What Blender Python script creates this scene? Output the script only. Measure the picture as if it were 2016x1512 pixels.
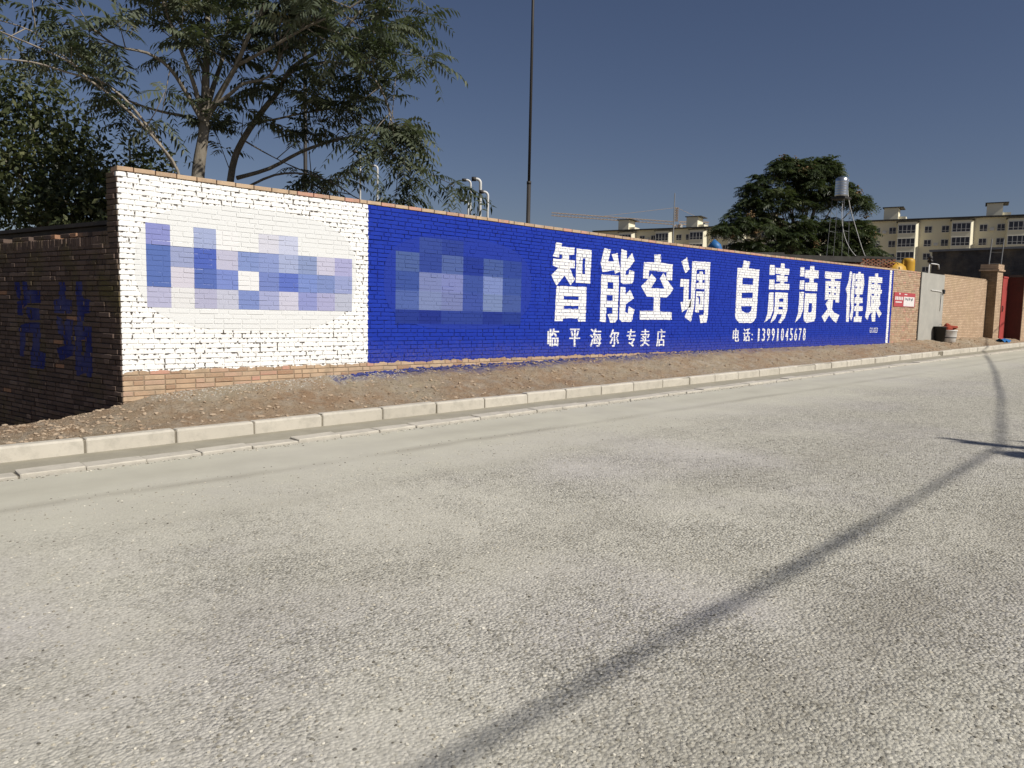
import bpy, math, random
import numpy as np
from mathutils import Vector, Matrix, noise
from mathutils.geometry import tessellate_polygon

# ------------------------------------------------------------------ scene, camera, sky, sun, exposure
scene = bpy.context.scene
for o in list(bpy.data.objects):
    bpy.data.objects.remove(o, do_unlink=True)
COL = scene.collection
R = math.radians

# X runs along the road and the painted wall, Y away from the road towards the wall, Z up
HEADING, PITCH, ROLL, EYE = R(46.7), R(-5.5), R(1.2), 1.6
fw = Vector((math.cos(HEADING) * math.cos(PITCH), math.sin(HEADING) * math.cos(PITCH), math.sin(PITCH)))
rt = Vector((math.sin(HEADING), -math.cos(HEADING), 0))
up = rt.cross(fw)
cam_r = rt * math.cos(ROLL) + up * math.sin(ROLL)
cam_u = up * math.cos(ROLL) - rt * math.sin(ROLL)
cam_data = bpy.data.cameras.new('camera')
cam_data.sensor_width = 36.0
cam_data.lens = 1514 / 2016 * 36
cam_data.clip_start = 0.05
cam_data.clip_end = 4000
cam = bpy.data.objects.new('camera', cam_data)
COL.objects.link(cam)
m = Matrix((cam_r, cam_u, -fw)).transposed().to_4x4()
m.translation = (0, 0, EYE)
cam.matrix_world = m
scene.camera = cam

SUN_EL, SUN_AZ = R(42), R(-78.7)          # azimuth measured from +X
S = Vector((math.cos(SUN_AZ) * math.cos(SUN_EL), math.sin(SUN_AZ) * math.cos(SUN_EL), math.sin(SUN_EL)))
world = bpy.data.worlds.new('World')
scene.world = world
world.use_nodes = True
wn = world.node_tree
wn.nodes.clear()
sky = wn.nodes.new('ShaderNodeTexSky')
sky.sky_type = 'NISHITA'
sky.sun_disc = False
sky.sun_elevation = SUN_EL
sky.sun_rotation = math.atan2(S.x, S.y)
sky.altitude = 400
sky.air_density = 1.0
sky.dust_density = 0.7
sky.ozone_density = 2.2
bg = wn.nodes.new('ShaderNodeBackground')
bg.inputs['Strength'].default_value = 0.05
wo = wn.nodes.new('ShaderNodeOutputWorld')
tint = wn.nodes.new('ShaderNodeMix')          # the camera's white balance leans a little to violet
tint.data_type = 'RGBA'
tint.blend_type = 'MULTIPLY'
tint.inputs[0].default_value = 1.0
tint.inputs[7].default_value = (1.03, 0.945, 1.03, 1)
wn.links.new(sky.outputs[0], tint.inputs[6])
wn.links.new(tint.outputs[2], bg.inputs['Color'])
wn.links.new(bg.outputs[0], wo.inputs['Surface'])

sun_data = bpy.data.lights.new('sun', 'SUN')
sun_data.energy = 5.0
sun_data.angle = R(0.53)
sun_data.color = (1.0, 0.955, 0.875)
sun = bpy.data.objects.new('sun', sun_data)
COL.objects.link(sun)
sun.rotation_euler = S.to_track_quat('Z', 'Y').to_euler()
sun.location = (0, -20, 30)

scene.view_settings.view_transform = 'Standard'
scene.view_settings.look = 'None'
scene.view_settings.exposure = -0.12
scene.view_settings.gamma = 1.0
scene.view_settings.use_curve_mapping = False

random.seed(7)
rng = np.random.default_rng(11)

# ------------------------------------------------------------------ helpers: meshes and things
def mesh(name, verts, faces, mats=None, smooth=False):
    me = bpy.data.meshes.new(name)
    me.from_pydata([tuple(v) for v in verts], [], [tuple(f) for f in faces])
    if mats is not None:
        for mt in (mats if isinstance(mats, (list, tuple)) else [mats]):
            me.materials.append(mt)
    if smooth:
        me.polygons.foreach_set('use_smooth', [True] * len(me.polygons))
    me.update()
    return me

def face_attr(me, name, values):
    a = me.attributes.new(name, 'FLOAT', 'FACE')
    a.data.foreach_set('value', values)

def put(name, me, parent=None, loc=(0, 0, 0), rot=None, label=None, cat=None, group=None, kind=None):
    o = bpy.data.objects.new(name, me)
    COL.objects.link(o)
    o.location = loc
    if rot is not None:
        o.rotation_euler = rot
    if parent is not None:
        o.parent = parent
    for k, v in (('label', label), ('category', cat), ('group', group), ('kind', kind)):
        if v:
            o[k] = v
    return o

def thing(name, label, cat, loc=(0, 0, 0), rot=None, group=None, kind=None):
    return put(name, None, None, loc, rot, label, cat, group, kind)

class MB:
    """collects verts and faces of one mesh"""
    def __init__(self):
        self.v, self.f, self.mi = [], [], []
    def add(self, vs, fs, mi=0):
        b = len(self.v)
        self.v += [tuple(x) for x in vs]
        self.f += [tuple(i + b for i in q) for q in fs]
        self.mi += [mi] * len(fs)
    def box(self, a, b, mi=0):
        (x0, y0, z0), (x1, y1, z1) = a, b
        self.add([(x0, y0, z0), (x1, y0, z0), (x1, y1, z0), (x0, y1, z0), (x0, y0, z1), (x1, y0, z1), (x1, y1, z1), (x0, y1, z1)],
                 [(0, 3, 2, 1), (4, 5, 6, 7), (0, 1, 5, 4), (1, 2, 6, 5), (2, 3, 7, 6), (3, 0, 4, 7)], mi)
    def tube(self, pts, radii, n=8, cap=True, mi=0):
        pts = [Vector(p) for p in pts]
        if not isinstance(radii, (list, tuple)):
            radii = [radii] * len(pts)
        vs, fs = [], []
        ref = Vector((0.31, 0.77, 0.2))
        for i, p in enumerate(pts):
            t = (pts[min(i + 1, len(pts) - 1)] - pts[max(i - 1, 0)]).normalized()
            a = t.cross(ref)
            if a.length < 1e-3:
                a = t.cross(Vector((1, 0, 0)))
            a.normalize()
            b = t.cross(a)
            for j in range(n):
                an = 2 * math.pi * j / n
                vs.append(p + (a * math.cos(an) + b * math.sin(an)) * radii[i])
        for i in range(len(pts) - 1):
            for j in range(n):
                k = (j + 1) % n
                fs.append((i * n + j, i * n + k, (i + 1) * n + k, (i + 1) * n + j))
        if cap:
            fs.append(tuple(range(n - 1, -1, -1)))
            fs.append(tuple((len(pts) - 1) * n + j for j in range(n)))
        self.add(vs, fs, mi)
    def lathe(self, prof, n=20, c=(0, 0, 0), mi=0):
        vs, fs = [], []
        for r, z in prof:
            for j in range(n):
                an = 2 * math.pi * j / n
                vs.append((c[0] + r * math.cos(an), c[1] + r * math.sin(an), c[2] + z))
        for i in range(len(prof) - 1):
            for j in range(n):
                k = (j + 1) % n
                fs.append((i * n + j, i * n + k, (i + 1) * n + k, (i + 1) * n + j))
        fs.append(tuple(range(n - 1, -1, -1)))
        fs.append(tuple((len(prof) - 1) * n + j for j in range(n)))
        self.add(vs, fs, mi)
    def build(self, name, mats, parent=None, smooth=False, **kw):
        me = mesh(name, self.v, self.f, mats, smooth)
        if any(self.mi):
            me.polygons.foreach_set('material_index', self.mi)
        return put(name, me, parent, **kw)

def box_part(name, a, b, mat, parent=None, **kw):
    mb = MB(); mb.box(a, b)
    return mb.build(name, mat, parent, **kw)

# ------------------------------------------------------------------ helpers: materials
class NT:
    def __init__(self, name):
        self.mat = bpy.data.materials.new(name)
        self.mat.use_nodes = True
        self.t = self.mat.node_tree
        self.t.nodes.clear()
        self.out = self.n('ShaderNodeOutputMaterial')
    def n(self, typ, **props):
        nd = self.t.nodes.new(typ)
        for k, v in props.items():
            setattr(nd, k, v)
        return nd
    def set(self, sock, v):
        if v is None:
            return
        if isinstance(v, bpy.types.NodeSocket):
            self.t.links.new(v, sock)
        elif isinstance(v, (tuple, list)) and len(v) == 3 and sock.type == 'RGBA':
            sock.default_value = (*v, 1)
        else:
            sock.default_value = v
    def math(self, op, a, b=0.0, c=None, clamp=False):
        nd = self.n('ShaderNodeMath', operation=op, use_clamp=clamp)
        self.set(nd.inputs[0], a); self.set(nd.inputs[1], b)
        if c is not None:
            self.set(nd.inputs[2], c)
        return nd.outputs[0]
    def pos(self):
        if not hasattr(self, '_pos'):
            self._pos = self.n('ShaderNodeNewGeometry').outputs['Position']
        return self._pos
    def xyz(self, v=None):
        s = self.n('ShaderNodeSeparateXYZ')
        self.set(s.inputs[0], v or self.pos())
        return s.outputs
    def noise(self, scale, detail=3, rough=0.55, vec=None, dist=0.0):
        nd = self.n('ShaderNodeTexNoise')
        self.set(nd.inputs['Vector'], vec or self.pos())
        nd.inputs['Scale'].default_value = scale
        nd.inputs['Detail'].default_value = detail
        nd.inputs['Roughness'].default_value = rough
        nd.inputs['Distortion'].default_value = dist
        return nd.outputs[0]
    def voronoi(self, scale, feature='F1', vec=None, rand=1.0):
        nd = self.n('ShaderNodeTexVoronoi', feature=feature)
        self.set(nd.inputs['Vector'], vec or self.pos())
        nd.inputs['Scale'].default_value = scale
        nd.inputs['Randomness'].default_value = rand
        return nd.outputs
    def stretch(self, s):
        nd = self.n('ShaderNodeVectorMath', operation='MULTIPLY')
        self.set(nd.inputs[0], self.pos())
        nd.inputs[1].default_value = s
        return nd.outputs[0]
    def step(self, v, lo, hi):
        nd = self.n('ShaderNodeMapRange', clamp=True)
        self.set(nd.inputs[0], v)
        nd.inputs[1].default_value = lo
        nd.inputs[2].default_value = hi
        return nd.outputs[0]
    def mix(self, fac, a, b, blend='MIX'):
        nd = self.n('ShaderNodeMix', data_type='RGBA', blend_type=blend)
        self.set(nd.inputs[0], fac); self.set(nd.inputs[6], a); self.set(nd.inputs[7], b)
        return nd.outputs[2]
    def ramp(self, fac, stops):
        nd = self.n('ShaderNodeValToRGB')
        e = nd.color_ramp.elements
        while len(e) < len(stops):
            e.new(0.5)
        for el, (p, c) in zip(e, stops):
            el.position = p
            el.color = (*c, 1)
        self.set(nd.inputs[0], fac)
        return nd.outputs[0]
    def attr(self, name, out='Fac'):
        nd = self.n('ShaderNodeAttribute', attribute_name=name)
        return nd.outputs[out]
    def bump(self, height, strength=0.5, dist=0.01, normal=None):
        nd = self.n('ShaderNodeBump')
        nd.inputs['Strength'].default_value = strength
        nd.inputs['Distance'].default_value = dist
        self.set(nd.inputs['Height'], height)
        if normal is not None:
            self.set(nd.inputs['Normal'], normal)
        return nd.outputs[0]
    def surf(self, color, rough=0.8, spec=0.3, metal=0.0, normal=None, translucent=None):
        p = self.n('ShaderNodeBsdfPrincipled')
        self.set(p.inputs['Base Color'], color)
        self.set(p.inputs['Roughness'], rough)
        p.inputs['Specular IOR Level'].default_value = spec
        p.inputs['Metallic'].default_value = metal
        if normal is not None:
            self.set(p.inputs['Normal'], normal)
        sh = p.outputs[0]
        if translucent is not None:
            tr = self.n('ShaderNodeBsdfTranslucent')
            self.set(tr.inputs['Color'], translucent)
            mx = self.n('ShaderNodeMixShader')
            mx.inputs[0].default_value = 0.28
            self.t.links.new(sh, mx.inputs[1]); self.t.links.new(tr.outputs[0], mx.inputs[2])
            sh = mx.outputs[0]
        self.t.links.new(sh, self.out.inputs['Surface'])
        return self.mat

def plain(name, c1, c2=None, scale=6.0, rough=0.8, spec=0.3, metal=0.0, bump=0.0, bscale=None):
    t = NT(name)
    c2 = c2 or tuple(x * 0.8 for x in c1)
    nz = t.noise(scale, 5, 0.6)
    col = t.mix(t.step(nz, 0.3, 0.7), c1, c2)
    nrm = t.bump(t.noise(bscale or scale * 6, 4), bump, 0.01) if bump else None
    return t.surf(col, rough, spec, metal, nrm)

BARE = [(0.0, (0.36, 0.22, 0.14)), (0.3, (0.47, 0.32, 0.21)), (0.55, (0.53, 0.385, 0.255)), (0.8, (0.46, 0.335, 0.235)), (1.0, (0.53, 0.29, 0.215))]
WHITE, BLUE = (0.86, 0.855, 0.83), (0.005, 0.027, 0.32)

def painted_wall_material(name, mortar):
    t = NT(name)
    X, Y, Z = t.xyz()
    if mortar:
        bare = t.mix(t.noise(9, 4), (0.26, 0.19, 0.13), (0.36, 0.29, 0.21))
        pm = 1.0
    else:
        bare = t.ramp(t.attr('tone'), BARE)
        bare = t.mix(t.step(t.noise(5, 4), 0.45, 0.75), bare, (0.33, 0.25, 0.17))
        bare = t.mix(t.step(t.noise(60, 3), 0.55, 0.8), bare, (0.55, 0.43, 0.3))
        pm = t.attr('paint')
    wob = t.math('MULTIPLY_ADD', t.noise(22, 3), 0.05, -0.025)
    Xn = t.math('ADD', X, wob)
    left = t.math('LESS_THAN', Xn, 6.40)
    in_blue = t.math('MULTIPLY', t.math('GREATER_THAN', Xn, 6.40), t.math('LESS_THAN', Xn, 26.52))
    stripe = t.math('MULTIPLY', t.math('GREATER_THAN', X, 26.2), t.math('LESS_THAN', X, 26.37))
    low = t.math('GREATER_THAN', Z, t.math('MULTIPLY_ADD', t.noise(7, 3), 0.12, 0.69))
    on = t.math('MULTIPLY', low, pm)
    # white paint, brick showing faintly through where it went on thin, holes left at the joints
    thin = t.step(t.noise(3.2, 4, 0.6), 0.56, 0.8)
    wcol = t.mix(t.math('MULTIPLY', thin, 0.22), WHITE, bare)
    wcol = t.mix(t.math('MULTIPLY', t.step(t.noise(1.3, 3), 0.4, 0.7), 0.12), wcol, (0.7, 0.68, 0.63))
    bcol = t.mix(t.step(t.noise(4, 5, 0.65), 0.35, 0.7), BLUE, (0.008, 0.036, 0.365))
    bcol = t.mix(t.math('MULTIPLY', t.step(t.noise(40, 3, 0.7), 0.66, 0.72), 0.5), bcol, (0.05, 0.1, 0.5))
    if mortar:
        big = t.noise(1.1, 2)
        hole = t.step(t.math('ADD', t.noise(19, 3, 0.6, t.stretch((1.25, 1, 0.8))), t.math('MULTIPLY', big, 0.12)), 0.585, 0.62)
        wcol = t.mix(t.math('MULTIPLY', hole, 0.95), wcol, (0.06, 0.045, 0.035))
        bcol = t.mix(t.step(t.noise(16, 3), 0.42, 0.62), bcol, (0.004, 0.010, 0.085))
    else:
        big = t.noise(1.1, 2)
        near = t.step(t.math('ADD', t.noise(19, 3, 0.6, t.stretch((1.25, 1, 0.8))), t.math('MULTIPLY', big, 0.12)), 0.605, 0.64)
        edge = t.math('ADD', t.math('MULTIPLY', t.attr('rim'), 1.0), t.step(t.noise(33, 3, 0.65), 0.60, 0.64), clamp=True)
        chip = t.math('MULTIPLY', near, edge)
        wcol = t.mix(t.math('MULTIPLY', chip, 0.92), wcol, (0.075, 0.055, 0.042))
        bcol = t.mix(t.math('MULTIPLY', t.step(t.noise(26, 4, 0.7), 0.64, 0.72), 0.6), bcol, (0.004, 0.012, 0.14))
    splash = t.math('MULTIPLY', t.math('SUBTRACT', 1.0, t.step(t.math('ADD', Z, t.math('MULTIPLY', t.noise(5, 4, 0.7), -0.5)), 0.45, 0.85)), t.step(t.noise(34, 4, 0.75), 0.42, 0.62))
    bcol = t.mix(t.math('MULTIPLY', splash, 0.35), bcol, (0.25, 0.2, 0.16))
    bcol = t.mix(t.math('MULTIPLY', t.step(t.noise(1.7, 5, 0.7, t.stretch((1, 1, 0.35))), 0.52, 0.75), 0.2), bcol, (0.02, 0.045, 0.33))
    col = t.mix(t.math('MULTIPLY', left, on), bare, wcol)
    col = t.mix(t.math('MULTIPLY', in_blue, on), col, bcol)
    col = t.mix(t.math('MULTIPLY', stripe, on), col, wcol)
    nrm = t.bump(t.noise(55, 4, 0.65), 0.35, 0.012)
    return t.surf(col, 0.75, 0.25, 0, nrm)

M = {}
M['wall_brick'] = painted_wall_material('painted_brick', False)
M['wall_mortar'] = painted_wall_material('painted_mortar', True)

def letter_material(name, c, attr=None):
    t = NT(name)
    base = t.attr(attr, 'Color') if attr else c
    col = t.mix(t.math('MULTIPLY', t.step(t.noise(2.5, 3), 0.4, 0.75), 0.0 if attr else 0.12), base, (0.55, 0.53, 0.5))
    chip = t.step(t.noise(24, 4, 0.7), 0.655, 0.69)
    col = t.mix(t.math('MULTIPLY', chip, 0.0 if attr else 0.75), col, (0.2, 0.15, 0.13))
    return t.surf(col, 0.75, 0.25, 0, t.bump(t.noise(55, 4, 0.65), 0.3, 0.012))
M['letter'] = letter_material('white_lettering', WHITE)
M['letter_navy'] = letter_material('navy_lettering', (0.008, 0.016, 0.16))
M['blocks'] = letter_material('paint_blocks', None, 'Col')
t = NT('white_lettering_in_joints')
hole = t.step(t.noise(17, 3, 0.6), 0.57, 0.63)
M['letter_joint'] = t.surf(t.mix(hole, WHITE, (0.03, 0.04, 0.12)), 0.8, 0.2)

t = NT('side_brick_shaded')  # the side wall's shade is put into these darker brown brick colours
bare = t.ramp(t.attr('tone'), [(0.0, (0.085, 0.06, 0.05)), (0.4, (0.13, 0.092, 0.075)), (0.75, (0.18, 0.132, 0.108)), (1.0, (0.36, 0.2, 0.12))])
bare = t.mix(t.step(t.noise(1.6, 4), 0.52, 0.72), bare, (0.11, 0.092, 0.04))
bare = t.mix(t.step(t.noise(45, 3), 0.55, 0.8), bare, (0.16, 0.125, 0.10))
M['side_brick_shaded'] = t.surf(bare, 0.85, 0.2, 0, t.bump(t.noise(50, 4, 0.65), 0.5, 0.012))
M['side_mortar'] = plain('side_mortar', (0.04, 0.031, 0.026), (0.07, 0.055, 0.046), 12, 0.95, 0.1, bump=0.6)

# road: rolled grey-beige gravel dressing, dustier towards the gutter
t = NT('road_surface')
X, Y, Z = t.xyz()
dust = t.step(t.math('ADD', Y, t.math('MULTIPLY', t.noise(0.7, 4), 2.4)), 6.3, 8.2)
fine = t.noise(150, 4, 0.75)
mid = t.noise(34, 4, 0.65)
patch = t.noise(0.55, 5, 0.6)
base = t.mix(t.step(patch, 0.35, 0.7), (0.60, 0.572, 0.485), (0.53, 0.503, 0.425))
base = t.mix(t.math('MULTIPLY', t.step(t.noise(0.33, 4), 0.45, 0.62), 0.45), base, (0.52, 0.485, 0.49))
coarse = t.math('MULTIPLY_ADD', t.step(t.math('ADD', t.noise(0.75, 4, 0.6), t.math('MULTIPLY_ADD', X, 0.03, t.math('MULTIPLY', Y, -0.035))), 0.33, 0.62), 0.6, 0.4)
nd = t.math('MULTIPLY', coarse, t.math('SUBTRACT', 1.0, t.math('MULTIPLY', dust, 0.9)))
# every chip its own shade, dark gaps between them
v2 = t.voronoi(56)
shade = t.xyz(v2['Color'])
chipc = t.mix(t.step(shade[0], 0.55, 1.0), base, (0.74, 0.70, 0.60))
chipc = t.mix(t.step(shade[1], 0.68, 0.92), chipc, (0.22, 0.205, 0.165))
gapm = t.math('MULTIPLY', t.step(v2['Distance'], 0.42, 0.72), t.step(t.noise(9, 4, 0.75), 0.36, 0.58))
chipc = t.mix(t.math('MULTIPLY', gapm, 0.6), chipc, (0.17, 0.155, 0.125))
col = t.mix(t.math('MULTIPLY', nd, 0.85), base, chipc)
col = t.mix(t.math('MULTIPLY', t.math('MULTIPLY', t.step(t.noise(42, 5, 0.8), 0.60, 0.68), nd), 0.8), col, (0.10, 0.09, 0.07))
col = t.mix(t.math('MULTIPLY', t.math('MULTIPLY', t.step(t.noise(55, 5, 0.8), 0.61, 0.70), nd), 0.8), col, (0.85, 0.82, 0.72))
v1 = t.voronoi(26)
stone = t.math('MULTIPLY', t.step(t.xyz(v1['Color'])[0], 0.86, 0.88), t.math('SUBTRACT', 1.0, t.step(v1['Distance'], 0.26, 0.38)))
col = t.mix(t.math('MULTIPLY', t.math('MULTIPLY', stone, nd), 0.6), col, (0.26, 0.24, 0.195))
col = t.mix(t.math('MULTIPLY', dust, 0.7), col, t.mix(t.step(t.noise(2.5, 5), 0.3, 0.7), (0.52, 0.50, 0.405), (0.45, 0.43, 0.35)))
# darker streaks running along the road by the gutter, tyre paths further out
def streak(yc, w, amt, col):
    yy = t.math('ADD', Y, t.math('MULTIPLY_ADD', t.noise(0.45, 2), 0.25, -0.125 - yc))
    g = t.math('SUBTRACT', 1.0, t.step(t.math('ABSOLUTE', yy), 0.0, w))
    g = t.math('MULTIPLY', g, t.step(t.noise(0.8, 3), 0.3, 0.62))
    return t.mix(t.math('MULTIPLY', g, amt), col, (0.29, 0.265, 0.215))
col = streak(6.72, 0.14, 0.55, col)
col = streak(7.3, 0.3, 0.25, col)
col = streak(5.6, 0.2, 0.18, col)
col = streak(1.4, 0.6, 0.6, col)
col = streak(3.6, 0.45, 0.2, col)
hgt = t.math('ADD', t.math('MULTIPLY', mid, 0.5), t.math('ADD', t.math('MULTIPLY', fine, 0.35), t.math('MULTIPLY', t.math('SUBTRACT', 1.0, v2['Distance']), 0.6)))
hgt = t.math('MULTIPLY', hgt, nd)
M['road'] = t.surf(col, 0.9, 0.15, 0, t.bump(hgt, 1.0, 0.02))

t = NT('concrete_kerb')
cc = t.mix(t.step(t.noise(1.1, 4), 0.35, 0.7), (0.60, 0.555, 0.47), (0.52, 0.48, 0.405))
oi = t.n('ShaderNodeObjectInfo').outputs['Random']
cc = t.mix(t.math('MULTIPLY', oi, 0.3), cc, (0.40, 0.37, 0.31))
cc = t.mix(t.math('MULTIPLY', t.step(t.noise(7, 5, 0.7), 0.46, 0.7), 0.6), cc, (0.36, 0.335, 0.28))
M['kerb'] = t.surf(cc, 0.85, 0.2, 0, t.bump(t.noise(70, 4, 0.65), 0.35, 0.008))
M['joint'] = plain('kerb_joint', (0.26, 0.23, 0.18), (0.2, 0.18, 0.14), 30, 0.95, 0.1, bump=0.5)
M['gutter'] = plain('gutter_concrete', (0.37, 0.34, 0.27), (0.30, 0.275, 0.215), 3.5, 0.9, 0.15, bump=0.4, bscale=80)

t = NT('dirt')
X, Y, Z = t.xyz()
d1 = t.mix(t.step(t.noise(1.0, 5, 0.6), 0.38, 0.62), (0.42, 0.285, 0.18), (0.46, 0.38, 0.27))
d1 = t.mix(t.step(t.noise(4.5, 5, 0.65), 0.45, 0.7), d1, (0.52, 0.44, 0.34))
d1 = t.mix(t.step(t.noise(30, 5, 0.75), 0.55, 0.68), d1, (0.12, 0.085, 0.055))
d1 = t.mix(t.step(t.noise(70, 3, 0.7), 0.60, 0.7), d1, (0.5, 0.44, 0.35))
foot = t.step(t.math('ADD', Y, t.math('MULTIPLY', t.noise(2.2, 4, 0.65), 0.5)), 9.88, 10.12)
bluez = t.math('MULTIPLY', t.math('GREATER_THAN', X, 5.7), t.math('SUBTRACT', 1.0, t.step(X, 11, 27)))
bl = t.math('MULTIPLY', t.math('MULTIPLY', foot, bluez), t.step(t.noise(9, 4, 0.7), 0.40, 0.52))
d1 = t.mix(t.math('MULTIPLY', bl, 0.8), d1, (0.045, 0.06, 0.24))
whz = t.math('MULTIPLY', t.math('LESS_THAN', X, 6.6), t.math('GREATER_THAN', X, 3.2))
wh = t.math('MULTIPLY', t.math('MULTIPLY', foot, whz), t.step(t.noise(30, 4, 0.75), 0.54, 0.60))
d1 = t.mix(wh, d1, (0.7, 0.68, 0.62))
M['dirt'] = t.surf(d1, 0.95, 0.08, 0, t.bump(t.math('ADD', t.noise(22, 5, 0.7), t.noise(80, 3, 0.7)), 1.0, 0.04))
M['clod'] = plain('clods', (0.48, 0.385, 0.28), (0.34, 0.245, 0.165), 3.0, 0.95, 0.1, bump=0.6, bscale=60)
M['clod_blue'] = plain('blue_clods', (0.03, 0.05, 0.26), (0.09, 0.09, 0.18), 12, 0.9, 0.15, bump=0.6, bscale=60)
M['clod_white'] = plain('white_flecks', (0.66, 0.63, 0.56), (0.45, 0.40, 0.32), 12, 0.9, 0.15)
M['ground'] = plain('waste_ground', (0.25, 0.2, 0.14), (0.17, 0.15, 0.1), 0.6, 0.95, 0.1, bump=0.6, bscale=8)
t = NT('pebbles')
M['pebble'] = t.surf(t.ramp(t.attr('tone'), [(0.0, (0.13, 0.12, 0.10)), (0.35, (0.3, 0.275, 0.22)), (0.7, (0.52, 0.475, 0.38)), (1.0, (0.72, 0.68, 0.58))]), 0.85, 0.2)

t = NT('bark')
bk = t.mix(t.step(t.noise(14, 4, 0.6, t.stretch((1, 1, 0.25))), 0.35, 0.7), (0.26, 0.23, 0.185), (0.15, 0.128, 0.1))
M['bark'] = t.surf(bk, 0.9, 0.15, 0, t.bump(t.noise(40, 4, 0.6, t.stretch((1, 1, 0.3))), 0.5, 0.02))
M['bark_pale'] = plain('pale_bark', (0.36, 0.32, 0.26), (0.24, 0.2, 0.16), 9, 0.85, 0.2)

def leaf_material(name, stops, rough=0.45):
    t = NT(name)
    c = t.ramp(t.attr('tone'), stops)
    return t.surf(c, rough, 0.35, 0, None, t.mix(0.5, c, (0.10, 0.14, 0.02)))
M['leaf'] = leaf_material('ailanthus_leaf', [(0.0, (0.03, 0.04, 0.026)), (0.5, (0.092, 0.11, 0.068)), (0.85, (0.18, 0.195, 0.13)), (1.0, (0.2, 0.16, 0.09))])
M['leaf_dense'] = leaf_material('broad_leaf', [(0.0, (0.024, 0.033, 0.015)), (0.6, (0.085, 0.10, 0.042)), (1.0, (0.16, 0.165, 0.075))])
M['leaf_far'] = leaf_material('far_leaf', [(0.0, (0.022, 0.035, 0.014)), (0.6, (0.062, 0.082, 0.034)), (1.0, (0.115, 0.13, 0.06))])
M['seed'] = plain('seed_clusters', (0.2, 0.125, 0.055), (0.13, 0.085, 0.04), 8, 0.8)

M['brick_far'] = None
def far_brick(name, c1, c2, mort, axis):
    t = NT(name)
    X, Y, Z = t.xyz()
    cb = t.n('ShaderNodeCombineXYZ')
    t.set(cb.inputs[0], X if axis == 'x' else Y); t.set(cb.inputs[1], Z)
    b = t.n('ShaderNodeTexBrick')
    t.set(b.inputs['Vector'], cb.outputs[0])
    for k, v in (('Scale', 1.0), ('Mortar Size', 0.009), ('Mortar Smooth', 0.3), ('Bias', 0.0), ('Brick Width', 0.25), ('Row Height', 0.0635)):
        b.inputs[k].default_value = v
    t.set(b.inputs['Color1'], c1); t.set(b.inputs['Color2'], c2); t.set(b.inputs['Mortar'], mort)
    col = t.mix(t.step(t.noise(3.0, 5, 0.65), 0.4, 0.72), b.outputs['Color'], tuple(0.75 * a for a in c2))
    col = t.mix(t.math('MULTIPLY', t.step(t.noise(0.8, 4), 0.5, 0.7), 0.4), col, (0.47, 0.36, 0.22))
    h = t.math('SUBTRACT', t.noise(30, 3), b.outputs['Fac'])
    return t.surf(col, 0.85, 0.2, 0, t.bump(h, 0.8, 0.012))
M['brick_x'] = far_brick('buff_brick_front', (0.62, 0.455, 0.31), (0.50, 0.35, 0.23), (0.3, 0.225, 0.16), 'x')
M['brick_y_shaded'] = far_brick('buff_brick_shaded_side', (0.26, 0.185, 0.115), (0.2, 0.14, 0.085), (0.13, 0.10, 0.07), 'y')  # buff brick of the pillar's side faces, darkened to hold their shade
M['brick_dark'] = far_brick('grey_brick_side', (0.13, 0.12, 0.11), (0.09, 0.085, 0.08), (0.15, 0.14, 0.13), 'y')
M['brick_dark_x'] = far_brick('grey_brick_front', (0.13, 0.12, 0.11), (0.09, 0.085, 0.08), (0.15, 0.14, 0.13), 'x')
M['cement'] = plain('grey_cement_sheet', (0.42, 0.405, 0.36), (0.35, 0.34, 0.305), 2.6, 0.8, 0.25, bump=0.15)
M['white_metal'] = plain('white_painted_metal', (0.72, 0.71, 0.68), (0.6, 0.58, 0.54), 5, 0.45, 0.4)
M['steel'] = plain('galvanised_steel', (0.62, 0.63, 0.63), (0.5, 0.51, 0.52), 4, 0.28, 0.5, 0.9)
M['dark_metal'] = plain('dark_metal', (0.045, 0.04, 0.036), (0.03, 0.026, 0.024), 4, 0.6, 0.4)
M['grey_metal'] = plain('grey_metal', (0.3, 0.3, 0.3), (0.22, 0.22, 0.22), 4, 0.5, 0.4)
M['black'] = plain('black_plastic', (0.015, 0.015, 0.016), (0.02, 0.02, 0.02), 4, 0.5, 0.4)
M['red_sheet'] = plain('red_gate_paint', (0.42, 0.07, 0.06), (0.33, 0.06, 0.055), 3, 0.55, 0.35)
M['maroon'] = plain('maroon_plaster', (0.085, 0.028, 0.022), (0.06, 0.024, 0.018), 2, 0.8, 0.2, bump=0.3)
M['red_sign'] = plain('red_banner', (0.47, 0.07, 0.08), (0.38, 0.065, 0.075), 8, 0.6, 0.3)
M['sign_white'] = plain('banner_white', (0.75, 0.72, 0.7), (0.66, 0.62, 0.6), 12, 0.7, 0.3)
M['ink'] = plain('banner_ink', (0.08, 0.08, 0.1), (0.05, 0.05, 0.06), 20, 0.7, 0.2)
M['red_rag'] = plain('red_cloth', (0.36, 0.07, 0.04), (0.24, 0.05, 0.03), 9, 0.9, 0.2, bump=0.4)
M['blue_sheet'] = plain('blue_sheet', (0.03, 0.17, 0.42), (0.025, 0.12, 0.34), 5, 0.5, 0.4)
M['yellow'] = plain('yellow_sheet', (0.62, 0.36, 0.03), (0.52, 0.28, 0.02), 3, 0.5, 0.4)
M['roof_dark'] = plain('weathered_roofing', (0.085, 0.08, 0.072), (0.055, 0.05, 0.045), 3, 0.9, 0.2, bump=0.4)
M['red_brick'] = plain('red_brick', (0.30, 0.13, 0.08), (0.22, 0.09, 0.06), 7, 0.85, 0.2, bump=0.3)
M['cream'] = plain('cream_render', (0.82, 0.76, 0.56), (0.77, 0.70, 0.51), 0.25, 0.9, 0.2)
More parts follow.
